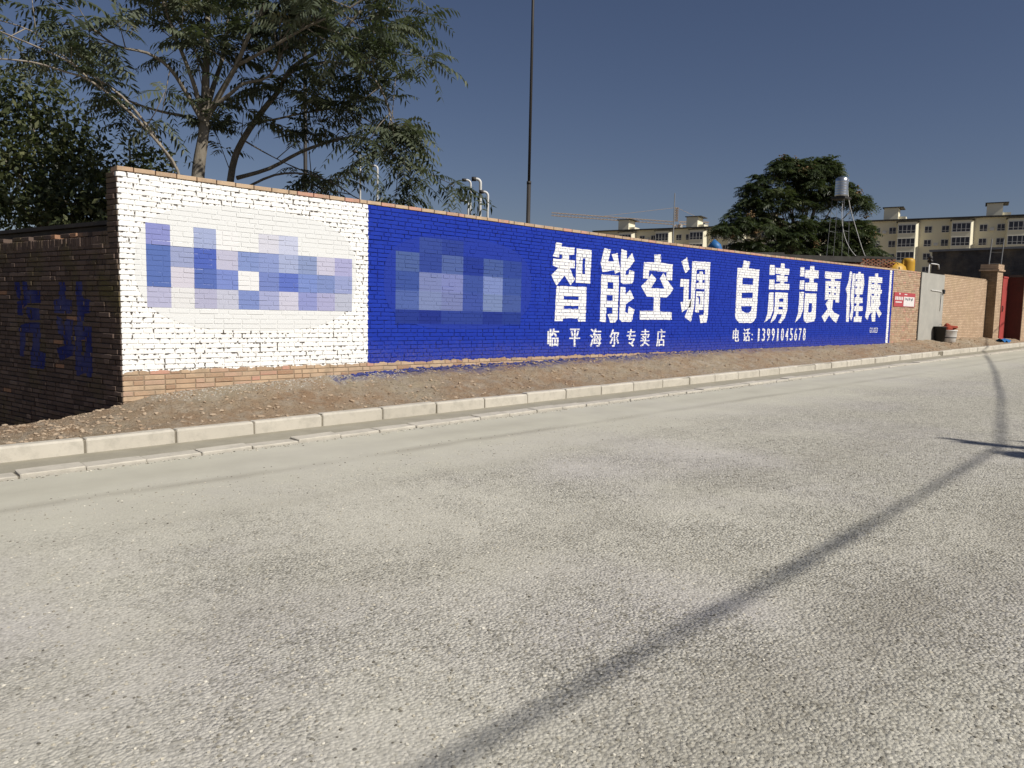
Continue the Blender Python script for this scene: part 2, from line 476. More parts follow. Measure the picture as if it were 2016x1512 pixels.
M['cream_light'] = plain('pale_cream_render', (0.84, 0.79, 0.61), (0.79, 0.73, 0.55), 0.3, 0.9, 0.2)
M['glass'] = plain('window_glass', (0.03, 0.032, 0.045), (0.05, 0.045, 0.055), 0.8, 0.25, 0.5)
M['crane'] = plain('crane_paint', (0.46, 0.33, 0.2), (0.4, 0.29, 0.18), 1, 0.6, 0.3)
M['pole_concrete'] = plain('pole_concrete', (0.4, 0.39, 0.36), (0.33, 0.32, 0.3), 2, 0.85, 0.2)

def zr(x):                                   # the road climbs gently along the wall
    return 0.0145 * max(-40.0, min(80.0, x))

def lerp_table(tab, x):
    if x <= tab[0][0]:
        return tab[0][1]
    for (a, va), (b, vb) in zip(tab, tab[1:]):
        if x <= b:
            return va + (vb - va) * (x - a) / (b - a)
    return tab[-1][1]

# ------------------------------------------------------------------ lettering outlines
WALL_CHARACTERS = {  # outlines in metres: along the wall, height
    '智': [[[(10.472,2.89),(10.628,2.89),(10.622,2.823),(10.983,2.832),(10.98,2.701),(10.836,2.686),(10.837,2.59),(11.005,2.583),(11.008,2.442),(10.867,2.433),(10.957,2.3),(11.025,2.235),(10.902,2.11),(10.726,2.29),(10.508,2.089),(10.365,2.284),(10.564,2.422),(10.399,2.458),(10.402,2.586),(10.59,2.584),(10.647,2.601),(10.649,2.679),(10.57,2.68),(10.556,2.617),(10.393,2.635),(10.461,2.767)]],[[(11.043,2.821),(11.476,2.82),(11.463,2.172),(11.049,2.167)],[(11.219,2.647),(11.299,2.65),(11.304,2.34),(11.229,2.338)]],[[(10.519,2.084),(11.363,2.095),(11.358,1.42),(11.147,1.419),(11.139,1.481),(10.725,1.477),(10.719,1.42),(10.484,1.427)],[(10.717,1.895),(11.14,1.907),(11.138,1.837),(10.72,1.827)],[(10.733,1.717),(11.142,1.725),(11.142,1.661),(10.732,1.656)]]],
    '能': [[[(11.86,2.888),(12.06,2.872),(11.984,2.635),(12.173,2.64),(12.09,2.779),(12.268,2.823),(12.327,2.619),(12.381,2.452),(12.214,2.395),(12.182,2.468),(11.824,2.414),(11.76,2.592)]],[[(11.794,2.363),(12.341,2.362),(12.34,1.473),(12.266,1.411),(12.113,1.404),(12.02,1.569),(12.171,1.587),(12.17,1.715),(11.975,1.717),(11.98,1.415),(11.79,1.426)],[(11.987,2.214),(12.166,2.218),(12.169,2.091),(11.994,2.085)],[(11.976,1.958),(12.17,1.961),(12.167,1.846),(11.981,1.846)]],[[(12.389,2.907),(12.566,2.889),(12.572,2.712),(12.746,2.855),(12.836,2.698),(12.674,2.547),(12.555,2.479),(12.549,2.387),(12.653,2.398),(12.667,2.503),(12.835,2.475),(12.82,2.269),(12.753,2.217),(12.476,2.202),(12.406,2.234),(12.385,2.452)]],[[(12.402,2.138),(12.569,2.136),(12.571,1.988),(12.72,2.092),(12.851,1.915),(12.588,1.784),(12.583,1.623),(12.668,1.606),(12.7,1.743),(12.885,1.684),(12.826,1.464),(12.798,1.426),(12.48,1.424),(12.398,1.479)]]],
    '空': [[[(13.495,2.871),(13.723,2.891),(13.748,2.716),(14.185,2.701),(14.173,2.35),(13.964,2.347),(13.966,2.527),(13.728,2.523),(13.338,2.529),(13.33,2.348),(13.135,2.345),(13.151,2.695),(13.524,2.709)]],[[(13.426,2.462),(13.604,2.355),(13.423,2.152),(13.908,2.162),(13.729,2.366),(13.855,2.506),(13.993,2.36),(14.242,2.166),(14.08,2.014),(14.0,1.965),(13.764,1.97),(13.775,1.659),(14.206,1.647),(14.217,1.479),(13.074,1.477),(13.07,1.659),(13.543,1.667),(13.538,1.959),(13.298,1.967),(13.081,2.181),(13.321,2.342)]]],
    '调': [[[(14.508,2.784),(14.708,2.891),(14.827,2.636),(14.672,2.523)]],[[(14.495,2.394),(14.824,2.396),(14.832,1.934),(14.947,1.955),(14.935,1.773),(14.825,1.741),(14.6,1.653),(14.533,1.873),(14.635,1.887),(14.635,2.227),(14.497,2.216)]],[[(14.924,2.814),(15.656,2.833),(15.656,1.736),(15.639,1.524),(15.602,1.424),(15.358,1.41),(15.3,1.589),(15.476,1.603),(15.459,2.65),(15.11,2.632),(15.068,1.775),(14.965,1.433),(14.713,1.54),(14.853,1.783),(14.93,1.957)]],[[(15.232,2.596),(15.352,2.602),(15.368,2.542),(15.441,2.539),(15.447,2.411),(15.357,2.401),(15.368,2.34),(15.45,2.337),(15.457,2.202),(15.127,2.191),(15.127,2.324),(15.22,2.334),(15.211,2.388),(15.132,2.397),(15.133,2.531),(15.236,2.542)]],[[(15.127,2.136),(15.44,2.14),(15.452,1.715),(15.269,1.712),(15.269,1.656),(15.12,1.66)],[(15.168,2.028),(15.299,2.025),(15.313,1.841),(15.269,1.84),(15.247,1.987),(15.169,2.003)]]],
    '自': [[[(17.131,2.96),(17.424,2.941),(17.375,2.773),(17.889,2.767),(17.874,2.059),(17.85,1.552),(17.736,1.45),(17.617,1.418),(17.041,1.421),(16.906,1.494),(16.85,1.604),(16.858,2.763),(17.068,2.765)],[(17.113,2.536),(17.616,2.539),(17.62,2.375),(17.117,2.37)],[(17.101,2.167),(17.627,2.184),(17.628,2.046),(17.109,2.032)],[(17.109,1.829),(17.612,1.839),(17.586,1.726),(17.471,1.668),(17.302,1.665),(17.142,1.725)]]],
    '清': [[[(18.406,2.913),(18.658,2.921),(18.68,2.664),(18.412,2.658)]],[[(18.428,2.539),(18.679,2.55),(18.688,2.295),(18.42,2.288)]],[[(18.429,2.203),(18.671,2.21),(18.699,1.756),(18.564,1.545),(18.266,1.427),(18.41,1.648)]],[[(18.978,2.977),(19.166,2.985),(19.188,2.861),(19.446,2.858),(19.432,2.699),(19.191,2.694),(19.185,2.648),(19.367,2.656),(19.374,2.524),(19.192,2.51),(19.198,2.457),(19.487,2.455),(19.499,2.305),(18.715,2.289),(18.71,2.438),(18.99,2.456),(18.983,2.515),(18.784,2.506),(18.786,2.662),(18.966,2.671),(18.963,2.703),(18.724,2.698),(18.707,2.856),(18.972,2.862)]],[[(18.755,2.219),(19.431,2.223),(19.448,1.781),(19.341,1.552),(19.124,1.411),(18.995,1.43),(19.133,1.577),(19.179,1.65),(18.923,1.654),(18.83,1.521),(18.63,1.422),(18.589,1.435),(18.737,1.652),(18.769,1.887)],[(18.98,2.062),(19.214,2.068),(19.211,1.978),(18.981,1.977)],[(18.976,1.849),(19.203,1.85),(19.201,1.777),(18.962,1.779)]]],
    '洁': [[[(20.054,2.93),(20.285,2.94),(20.31,2.688),(20.06,2.687)]],[[(20.074,2.573),(20.314,2.583),(20.329,2.337),(20.068,2.331)]],[[(20.09,2.265),(20.323,2.269),(20.35,1.809),(20.217,1.573),(19.917,1.428),(20.061,1.668),(20.087,2.05)]],[[(20.619,2.995),(20.869,2.995),(20.874,2.884),(21.15,2.88),(21.147,2.664),(20.872,2.655),(20.877,2.544),(21.112,2.532),(21.115,2.312),(20.392,2.305),(20.372,2.517),(20.625,2.534),(20.618,2.644),(20.35,2.653),(20.346,2.871),(20.625,2.876)]],[[(20.415,2.237),(21.094,2.237),(21.116,1.581),(21.039,1.461),(20.59,1.421),(20.436,1.465),(20.393,1.575)],[(20.656,1.974),(20.868,1.971),(20.865,1.747),(20.766,1.697),(20.642,1.723)]]],
    '更': [[[(21.543,2.876),(22.612,2.888),(22.606,2.709),(22.186,2.698),(22.189,2.631),(22.553,2.632),(22.561,2.015),(22.327,2.01),(22.315,2.098),(22.162,2.088),(22.124,1.809),(22.307,1.709),(22.638,1.651),(22.441,1.419),(22.196,1.503),(21.963,1.644),(21.705,1.432),(21.49,1.599),(21.848,1.818),(21.694,1.963),(21.816,2.059),(21.888,2.088),(21.628,2.075),(21.607,2.614),(21.952,2.621),(21.929,2.681),(21.548,2.684)],[(21.821,2.469),(21.957,2.471),(21.959,2.413),(21.829,2.413)],[(22.187,2.468),(22.31,2.473),(22.318,2.412),(22.194,2.414)],[(21.844,2.302),(21.959,2.303),(21.96,2.245),(21.851,2.244)],[(22.196,2.292),(22.31,2.293),(22.312,2.235),(22.203,2.236)]]],
    '健': [[[(23.181,2.952),(23.326,2.929),(23.277,2.591),(23.279,2.241),(23.303,1.834),(23.303,1.446),(23.116,1.452),(23.068,2.277),(22.959,2.427),(23.101,2.612)]],[[(23.364,2.896),(23.537,2.894),(23.559,2.348),(23.588,1.924),(23.559,1.625),(23.475,1.475),(23.346,1.609),(23.44,1.865),(23.353,2.074),(23.333,2.299),(23.371,2.623)]],[[(23.764,2.95),(23.933,2.958),(23.941,2.904),(24.165,2.905),(24.245,2.614),(24.173,2.295),(23.952,2.274),(23.948,2.188),(24.196,2.187),(24.215,2.022),(23.957,2.017),(23.953,1.931),(24.236,1.929),(24.251,1.791),(23.942,1.78),(23.959,1.622),(24.225,1.617),(24.2,1.443),(23.653,1.448),(23.664,1.598),(23.78,1.613),(23.773,1.77),(23.636,1.783),(23.642,1.925),(23.765,1.934),(23.764,2.013),(23.629,2.01),(23.621,2.18),(23.743,2.197),(23.748,2.276),(23.617,2.293),(23.572,2.884),(23.766,2.896)],[(23.622,2.731),(23.729,2.733),(23.73,2.682),(23.623,2.682)],[(23.939,2.738),(24.001,2.74),(24.002,2.69),(23.947,2.688)],[(23.62,2.52),(23.728,2.516),(23.731,2.453),(23.623,2.456)],[(23.949,2.517),(24.007,2.519),(24.009,2.462),(23.951,2.46)]]],
    '康': [[[(25.009,2.954),(25.245,2.969),(25.257,2.852),(25.599,2.852),(25.609,2.68),(25.256,2.674),(25.257,2.622),(25.505,2.629),(25.513,2.468),(25.628,2.456),(25.626,2.352),(25.535,2.334),(25.512,2.139),(25.604,2.036),(25.442,1.883),(25.731,1.722),(25.547,1.584),(25.333,1.754),(25.249,1.82),(25.252,1.462),(25.014,1.461),(24.931,1.638),(25.018,1.773),(24.747,1.666),(24.665,1.504),(24.455,1.605),(24.548,1.912),(24.56,2.843),(25.014,2.856)],[(24.784,2.671),(25.018,2.675),(25.015,2.628),(24.792,2.623)],[(24.813,2.492),(25.011,2.496),(25.01,2.459),(24.811,2.457)],[(25.23,2.496),(25.304,2.498),(25.31,2.458),(25.236,2.459)],[(24.839,2.329),(25.038,2.327),(25.04,2.268),(24.84,2.273)],[(25.259,2.319),(25.333,2.321),(25.334,2.269),(25.268,2.267)],[(24.761,2.253),(24.815,2.255),(24.848,1.932),(24.794,1.931)],[(24.98,2.126),(25.034,2.128),(25.043,2.024),(24.994,2.038)]]],
}
SIDE_CHARACTERS = {
    '汽': [[[(-2.797,1.846),(-2.676,1.84),(-2.674,1.733),(-2.673,1.609),(-2.755,1.636),(-2.795,1.733)]],[[(-2.725,1.571),(-2.578,1.594),(-2.426,1.564),(-2.599,1.487),(-2.621,1.379),(-2.754,1.387)]],[[(-2.543,1.851),(-2.425,1.845),(-2.41,1.739),(-2.065,1.724),(-2.067,1.563),(-2.427,1.553),(-2.541,1.605)]],[[(-2.467,1.499),(-2.108,1.484),(-2.109,1.327),(-2.376,1.32),(-2.441,1.382)]],[[(-2.682,1.242),(-2.379,1.288),(-2.112,1.295),(-2.103,1.127),(-2.179,0.902),(-1.976,0.88),(-2.015,0.667),(-2.397,0.665),(-2.378,0.892),(-2.274,1.142),(-2.545,1.149),(-2.587,0.947),(-2.636,0.804),(-2.745,0.809)]]],
    '站': [[[(-1.475,1.841),(-1.36,1.836),(-1.365,1.621),(-1.2,1.608),(-1.222,1.433),(-1.645,1.435),(-1.653,1.608),(-1.502,1.625)]],[[(-1.605,1.395),(-1.479,1.362),(-1.416,1.202),(-1.331,1.361),(-1.166,1.355),(-1.217,1.219),(-1.26,1.046),(-1.169,1.01),(-1.218,0.897),(-1.541,0.809),(-1.615,0.97),(-1.399,1.01),(-1.403,1.101),(-1.536,1.168)]],[[(-1.041,1.844),(-0.911,1.844),(-0.913,1.659),(-0.885,1.63),(-0.729,1.617),(-0.74,1.448),(-0.888,1.44),(-0.908,1.288),(-0.721,1.278),(-0.722,0.648),(-0.831,0.631),(-0.847,0.689),(-0.969,0.672),(-1.113,0.632),(-1.118,0.863),(-1.12,1.281),(-1.028,1.294)],[(-0.98,1.098),(-0.84,1.118),(-0.864,0.896),(-0.983,0.909)]]],
}

# ------------------------------------------------------------------ the setting: ground, road, gutter, kerb, verge
def strip_mesh(name, xs, ys_z, mat):
    """sheet over the stations xs; ys_z: list of (y, height above the road)"""
    vs, fs = [], []
    for x in xs:
        for y, h in ys_z:
            vs.append((x, y, zr(x) + h))
    n = len(ys_z)
    for i in range(len(xs) - 1):
        for j in range(n - 1):
            fs.append((i * n + j, (i + 1) * n + j, (i + 1) * n + j + 1, i * n + j + 1))
    return mesh(name, vs, fs, mat)

g = strip_mesh('ground', [-1500, -40, 0, 40, 80, 1500], [(-1500, -0.5), (-30, -0.5), (-8, -0.5), (0, -0.5), (9, -0.5), (30, -0.5), (1500, -0.5)], M['ground'])
put('ground', g, kind='structure', label='bare waste ground beyond the walls', cat='ground')
r = strip_mesh('road', [-400, -40, 0, 10, 20, 40, 80, 400], [(-8.5, -0.04), (-6.5, 0.0), (3, 0.0), (7.84, 0.0)], M['road'])
put('road', r, kind='structure', label='grey beige gravel dressed road filling the foreground', cat='road')
gt = strip_mesh('gutter', [-60, 0, 20, 40, 80], [(7.86, -0.05), (8.08, 0.012), (8.3, 0.016), (8.62, 0.018), (8.75, 0.02)], M['gutter'])
put('gutter', gt, kind='structure', label='dusty concrete gutter between kerb and edging stones', cat='gutter')

tilt = (0, -math.atan(0.0145), 0)
def stone_mesh(name, L, y0, y1, h, ch, seed):
    rr = random.Random(seed)
    j = lambda a: rr.uniform(-a, a)
    prof = [(y0, -0.1), (y0 + j(.002), h - ch), (y0 + ch + j(.003), h), (y1 - ch * .5, h + j(.002)), (y1, h - ch * .4), (y1, -0.1)]
    xs = [0.0, 0.012, L * 0.33, L * 0.66, L - 0.012, L]
    vs, fs = [], []
    for i, x in enumerate(xs):
        for q, (y, z) in enumerate(prof):
            e = 0.006 if i in (0, len(xs) - 1) else 0.0
            vs.append((x, y + (e if q < 3 else 0) + j(.0015), z - (e if 1 <= q <= 4 else 0) + (j(.002) if q in (1, 2, 3) else 0)))
    n = len(prof)
    for i in range(len(xs) - 1):
        for k in range(n - 1):
            fs.append((i * n + k, (i + 1) * n + k, (i + 1) * n + k + 1, i * n + k + 1))
    fs.append(tuple(range(n)))
    fs.append(tuple((len(xs) - 1) * n + k for k in range(n - 1, -1, -1)))
    return mesh(name, vs, fs, M['kerb'])

kerb = thing('kerb', 'pale concrete kerb running along the dirt verge', 'kerb', kind='structure')
kv = [stone_mesh('kerb_stone', 0.878, 0.0, 0.14, 0.17, 0.022, 40 + i) for i in range(5)]
x, i = -5.03, 0
while x < 72:
    put('kerb_stone', kv[(i * 7 + i // 3) % 5], kerb, (x, 8.62 + random.uniform(-.01, .01), zr(x) + random.uniform(-.008, .006)), (random.uniform(-.02, .02), tilt[1] + random.uniform(-.006, .006), random.uniform(-.008, .008)))
    x += 0.9 + random.uniform(-.004, .004)
    i += 1
jm = strip_mesh('mortar_bed', [-6, 0, 20, 40, 72], [(8.632, 0.0), (8.632, 0.145), (8.64, 0.156), (8.75, 0.156)], M['joint'])
put('mortar_bed', jm, kerb)
edging = thing('edging', 'narrow row of flat pale edging stones along the gutter', 'edging', kind='structure')
ev = [stone_mesh('edging_stone', 0.53, 0.0, 0.215, 0.034, 0.008, 60 + i) for i in range(5)]
x, i = -3.98, 0
while x < 66:
    put('edging_stone', ev[(i * 3 + i // 4) % 5], edging, (x, 7.865 + random.uniform(-.008, .008), zr(x) + random.uniform(-.009, .004)), (random.uniform(-.03, .03), tilt[1] + random.uniform(-.01, .01), random.uniform(-.012, .012)))
    x += 0.542 + random.uniform(-.006, .008)
    i += 1
jm = strip_mesh('mortar_bed', [-5, 0, 20, 40, 67], [(7.88, -0.02), (7.885, 0.014), (8.07, 0.016)], M['joint'])
put('mortar_bed', jm, edging)

WALL_FOOT = [(-9, .12), (1.6, .19), (2.3, .24), (2.92, .35), (3.3, .45), (4.4, .51), (6.4, .60), (8.2, .63), (10, .66), (13, .70), (15, .735), (20, .745), (26, .735), (29, .82), (36, .86), (60, 1.15)]
def dirt_z(x, y):
    s = (y - 8.74) / 1.26
    zk, zw = zr(x) + 0.150, lerp_table(WALL_FOOT, x)
    if s <= 1:
        e = s * s * (3 - 2 * s)
        e = 0.45 * s + 0.55 * e
        z = zk + (zw - zk) * e
        amp = 0.045 * math.sin(math.pi * min(1, max(0, s))) + 0.006
        if s > 0.85 and x > 2.9:
            z += (s - 0.85) * 0.25 * (0.5 + noise.noise((x * 1.7, 3.1, 0)))
    else:
        z = zw - 0.32 * (y - 10.0) * (1 if x < 3 else 0)
        amp = 0.03
    return z + amp * (noise.noise((x * 1.3, y * 1.9, 0)) + 0.6 * noise.noise((x * 4, y * 4.6, 2.0)) + 0.55 * noise.noise((x * 11, y * 12, 5.0)) + 0.35 * noise.noise((x * 26, y * 27, 8.0)))
xs = list(np.arange(-8, 16, 0.045)) + list(np.arange(16, 60, 0.12))
ys = list(np.linspace(8.735, 10.03, 30))
vs = [(x, y, dirt_z(x, y) if y > 8.74 else zr(x) + 0.08) for x in xs for y in ys]
n = len(ys)
fs = [(i * n + j, (i + 1) * n + j, (i + 1) * n + j + 1, i * n + j + 1) for i in range(len(xs) - 1) for j in range(n - 1)]
b = len(vs)
xs2 = list(np.arange(-8, 2.98, 0.09))
ys2 = list(np.arange(10.03, 14.1, 0.14))
vs += [(x, y, dirt_z(x, y)) for x in xs2 for y in ys2]
n2 = len(ys2)
fs += [(b + i * n2 + j, b + (i + 1) * n2 + j, b + (i + 1) * n2 + j + 1, b + i * n2 + j + 1) for i in range(len(xs2) - 1) for j in range(n2 - 1)]
put('dirt_verge', mesh('dirt_verge', vs, fs, M['dirt'], True), kind='structure', label='rough brown dirt verge between the kerb and the walls', cat='verge')

ICO_V = []
phi = (1 + 5 ** .5) / 2
for a, b_ in ((1, phi), (-1, phi), (1, -phi), (-1, -phi)):
    ICO_V += [(a, b_, 0), (0, a, b_), (b_, 0, a)]
ICO_V = np.array(ICO_V, float)
ICO_V /= np.linalg.norm(ICO_V[0])
ICO_F = []
for i in range(12):
    for j in range(i + 1, 12):
        for k in range(j + 1, 12):
            d = [np.linalg.norm(ICO_V[p] - ICO_V[q]) for p, q in ((i, j), (j, k), (i, k))]
            if max(d) < 1.1:
                nrm = np.cross(ICO_V[j] - ICO_V[i], ICO_V[k] - ICO_V[i])
                ICO_F.append((i, j, k) if nrm @ ICO_V[i] > 0 else (i, k, j))
def lumps(items, flat=0.7, sink=0.25):
    """items: (x, y, z, size) -> verts, faces of small uneven stones"""
    V, F = [], []
    for (x, y, z, s) in items:
        v = ICO_V * (1 + rng.uniform(-.28, .28, (12, 1)))
        an = rng.uniform(0, 6.28)
        c_, s_ = math.cos(an), math.sin(an)
        v = v * np.array([s * rng.uniform(.8, 1.5), s, s * flat * rng.uniform(.7, 1.1)])
        v = np.stack([v[:, 0] * c_ - v[:, 1] * s_ + x, v[:, 0] * s_ + v[:, 1] * c_ + y, v[:, 2] + z + s * (flat * .5 - sink)], 1)
        b0 = len(V) * 12
        V.append(v)
        F += [tuple(q + b0 for q in f) for f in ICO_F]
    return np.concatenate(V), F
def scatter_dirt(n, x0, x1, ylo, yhi, smin, smax, power=2.2):
    out = []
    for _ in range(n):
        x = x0 + (x1 - x0) * random.random() ** 1.35
        y = random.uniform(ylo, yhi)
        s = smin + (smax - smin) * random.random() ** power
        out.append((x, y, dirt_z(x, y), s))
    return out
v, f = lumps(scatter_dirt(4200, -1, 34, 8.82, 9.97, .004, .03, 3.0) + scatter_dirt(16, 1.5, 12, 8.9, 9.6, .03, .05) + scatter_dirt(700, 0.3, 2.9, 9.0, 10.3, .005, .03, 2.6))
put('clods', mesh('clods', v, f, M['clod']), kind='stuff', label='loose dirt clods and grit on the verge', cat='clods')
blue_items = []
for _ in range(560):
    x = 6.1 + 11 * random.random() ** 1.7
    y = 9.985 - 0.13 * random.random() ** 1.6
    if noise.noise((x * 1.4, 0, 4)) > -0.25:
        blue_items.append((x, y, dirt_z(x, y), random.uniform(.007, .03)))
v, f = lumps(blue_items)
put('painted_clods', mesh('painted_clods', v, f, M['clod_blue']), kind='stuff', label='clods stained blue at the foot of the painted wall', cat='clods')
wi = []
for _ in range(650):
    x = random.uniform(3.3, 7.0); y = 9.97 - 0.35 * random.random() ** 1.8
    wi.append((x, y, dirt_z(x, y), random.uniform(.005, .014)))
v, f = lumps(wi, 0.5)
put('paint_flecks', mesh('paint_flecks', v, f, M['clod_white']), kind='stuff', label='white paint and mortar flecks under the white wall panel', cat='flecks')
# gravel standing proud of the road near the viewer
peb = []
for _ in range(17000):
    rr_ = 1.6 + 9.5 * random.random() ** 1.5
    an = HEADING + R(random.uniform(-40, 40))
    x, y = rr_ * math.cos(an), rr_ * math.sin(an)
    if y < 6.9:
        peb.append((x, y, zr(x), (.002 + .0065 * random.random() ** 1.8)))
for _ in range(900):
    x = random.uniform(0.5, 16); y = 7.84 - abs(random.gauss(0, .05))
    peb.append((x, y, zr(x), random.uniform(.004, .012)))
v, f = lumps(peb, 0.55, 0.12)
pm_ = mesh('road_gravel', v, f, M['pebble'])
face_attr(pm_, 'tone', np.repeat(rng.uniform(0, 1, len(peb)), 20))
put('road_gravel', pm_, kind='stuff', label='loose gravel chips bedded in the road', cat='gravel')

# ------------------------------------------------------------------ brick walls
COURSE, BH, JT = 0.0635, 0.0525, 0.011
def brick_mesh(L, depth, seed, mat, tone, paint, H=BH):
    rr = random.Random(seed)
    b = 0.0045
    q = lambda a=.0018: rr.uniform(-a, a)
    vs = [(b + q(), 0, b + q()), (L - b + q(), 0, b + q()), (L - b + q(), 0, H - b + q()), (b + q(), 0, H - b + q()),
          (0, .006, 0), (L, .006, 0), (L, .006, H), (0, .006, H), (0, depth, 0), (L, depth, 0), (L, depth, H), (0, depth, H)]
    fs = [(0, 1, 2, 3), (4, 5, 1, 0), (5, 6, 2, 1), (6, 7, 3, 2), (7, 4, 0, 3), (8, 9, 5, 4), (9, 10, 6, 5), (10, 11, 7, 6), (11, 8, 4, 7), (11, 10, 9, 8)]
    me = mesh('brick', vs, fs, mat)
    face_attr(me, 'tone', [tone] * len(fs))
    face_attr(me, 'paint', [paint] * len(fs))
    face_attr(me, 'rim', [0.0] + [1.0] * (len(fs) - 1))
    return me
_cache = {}
def brick_variant(L, depth, mat_key, tone_i, paint, var, H=BH):
    key = (round(L, 3), depth, mat_key, tone_i, paint, var, H)
    if key not in _cache:
        _cache[key] = brick_mesh(L, depth, hash((key[0], tone_i, var)) & 0xffff, M[mat_key], tone_i / 7, paint, H)
    return _cache[key]

def lay_course(x0, x1, rr, header_p):
    """lengths of bricks of one course, butted with joints"""
    out, x = [], x0
    first = True
    while x < x1 - 0.05:
        L = 0.115 if rr.random() < header_p else 0.24
        if first:
            L = rr.choice((0.115, 0.24, 0.18)); first = False
        L = min(L, x1 - x)
        if L < 0.05:
            break
        out.append((x, L))
        x += L + JT
    return out

class BrickWall:
    """frame: function (x, y, z) of the wall -> world; bricks as parts (the largest in view) and one joined rest"""
    def __init__(self, root, frame, rot, mat_key):
        self.root, self.frame, self.rot, self.mat_key = root, frame, rot, mat_key
        self.bricks = []       # x0, L, z0, H, front y, depth, tone_i, paint, var
        self.rows = {}
    def add(self, x, L, z, y, depth, tone, paint, H=BH):
        self.rows.setdefault(round(z, 4), []).append(len(self.bricks))
        self.bricks.append((x, L, z, H, y, depth, tone, paint, random.randrange(4)))
    def build(self, n_parts, score):
        order = sorted(range(len(self.bricks)), key=lambda i: -score(self.bricks[i]))
        chosen = set(order[:n_parts])
        V, F, T, P, RM = [], [], [], [], []
        for i, (x, L, z, H, y, depth, tone, paint, var) in enumerate(self.bricks):
            me = brick_variant(L, depth, self.mat_key, tone, paint, var, H)
            w = self.frame(x, y, z)
            if i in chosen:
                put('brick', me, self.root, w, self.rot)
            else:
                mt = Matrix.Rotation(self.rot[2], 3, 'Z')
                b0 = len(V)
                for vv in me.vertices:
                    c = mt @ vv.co
                    V.append((c.x + w[0], c.y + w[1], c.z + w[2]))
                for pl in list(me.polygons)[:-1]:
                    F.append(tuple(b0 + k for k in pl.vertices))
                    T.append(tone / 7); P.append(paint); RM.append(0.0 if pl.index == 0 else 1.0)
        me = mesh('brickwork', V, F, M[self.mat_key])
        face_attr(me, 'tone', T); face_attr(me, 'paint', P); face_attr(me, 'rim', RM)
        put('brickwork', me, self.root, kind='stuff')
    def paint(self, name, polys, mats, label=None, proud=0.0014, cols=None, joint_y=0.008, lifts=None):
        """lay flat paint over the bricks: polys = convex outlines in (x, z); every piece is cut to the brick it lies on"""
        V, F, MI, C = [], [], [], []
        def emit(pts, y, mi, ci):
            b0 = len(V)
            for (px, pz) in pts:
                V.append(self.frame(px, y, pz))
            F.append(tuple(range(b0, b0 + len(pts)))); MI.append(mi); C.append(ci)
        zs = sorted(self.rows)
        todo = [(ci, poly, proud) for ci, poly in enumerate(polys)]
        if lifts:
            todo = [(ci, [(p[0] + dx, p[1]) for p in poly], pr) for dx, pr in lifts for ci, poly in enumerate(polys)]
        for ci, poly, proud in todo:
            xa, xb = min(p[0] for p in poly), max(p[0] for p in poly)
            za, zb = min(p[1] for p in poly), max(p[1] for p in poly)
            emit(poly, joint_y - proud, len(mats) - 1, ci)
            for z in zs:
                if z > zb or z + BH < za:
                    continue
                for i in self.rows[z]:
                    x, L, z0, H, y, depth, tone, paint, var = self.bricks[i]
                    if x > xb or x + L < xa or paint == 0:
                        continue
                    pts = clip(poly, x + .0015, x + L - .0015, z0 + .0015, z0 + H - .0015)
                    if len(pts) >= 3:
                        emit(pts, y - proud, 0, ci)
        me = mesh(name, V, F, mats)
        me.polygons.foreach_set('material_index', MI)
        if cols:
            a = me.color_attributes.new('Col', 'FLOAT_COLOR', 'CORNER')
            vals = []
            for pl, ci in zip(me.polygons, C):
                vals += [*cols[ci], 1.0] * len(pl.vertices)
            a.data.foreach_set('color', vals)
        o = put(name, me, self.root)
        if label:
            o['label'] = label
        return o

def clip(poly, x0, x1, z0, z1):
    for ax, lim, sgn in ((0, x0, 1), (0, x1, -1), (1, z0, 1), (1, z1, -1)):
        out = []
        for a, b in zip(poly, poly[1:] + poly[:1]):
            da, db = sgn * (a[ax] - lim), sgn * (b[ax] - lim)
            if da >= 0:
                out.append(a)
            if (da >= 0) != (db >= 0):
                tt = da / (da - db)
                out.append((a[0] + (b[0] - a[0]) * tt, a[1] + (b[1] - a[1]) * tt))
        poly = out
        if not poly:
            break
    return poly

def hand_edge(lp):
    """a brush on rough brick wanders a few millimetres off the drawn line"""
    out = []
    for a, b in zip(lp, lp[1:] + lp[:1]):
        n_ = max(1, int(math.hypot(b[0] - a[0], b[1] - a[1]) / .07))
        for i in range(n_):
            x, z = a[0] + (b[0] - a[0]) * i / n_, a[1] + (b[1] - a[1]) * i / n_
            out.append((x + .009 * noise.noise((x * 13, z * 13, 1.7)), z + .009 * noise.noise((x * 13, z * 13, 7.7))))
    return out

def triangles(loops):
    vecs = [[Vector((p[0], p[1], 0)) for p in lp] for lp in loops]
    flat = [p for lp in loops for p in lp]
    return [[flat[i] for i in tr] for tr in tessellate_polygon(vecs)]

def font_triangles(ch, x0, x1, z0, z1, bold=0.02):
    cu = bpy.data.curves.new('glyph', 'FONT')
    cu.body = ch
    cu.offset = bold
    cu.resolution_u = 3
    o = bpy.data.objects.new('glyph', cu)
    COL.objects.link(o)
    bpy.context.view_layer.update()
    me = o.to_mesh()
    me.calc_loop_triangles()
    P = [(v.co.x, v.co.y) for v in me.vertices]
    tris = [[P[i] for i in lt.vertices] for lt in me.loop_triangles]
    o.to_mesh_clear()
    bpy.data.objects.remove(o, do_unlink=True)
    bpy.data.curves.remove(cu)
    used = [p for tr in tris for p in tr]
    ax, bx = min(p[0] for p in used), max(p[0] for p in used)
    az, bz = min(p[1] for p in used), max(p[1] for p in used)
    return [[(x0 + (p[0] - ax) / (bx - ax) * (x1 - x0), z0 + (p[1] - az) / (bz - az) * (z1 - z0)) for p in tr] for tr in tris]

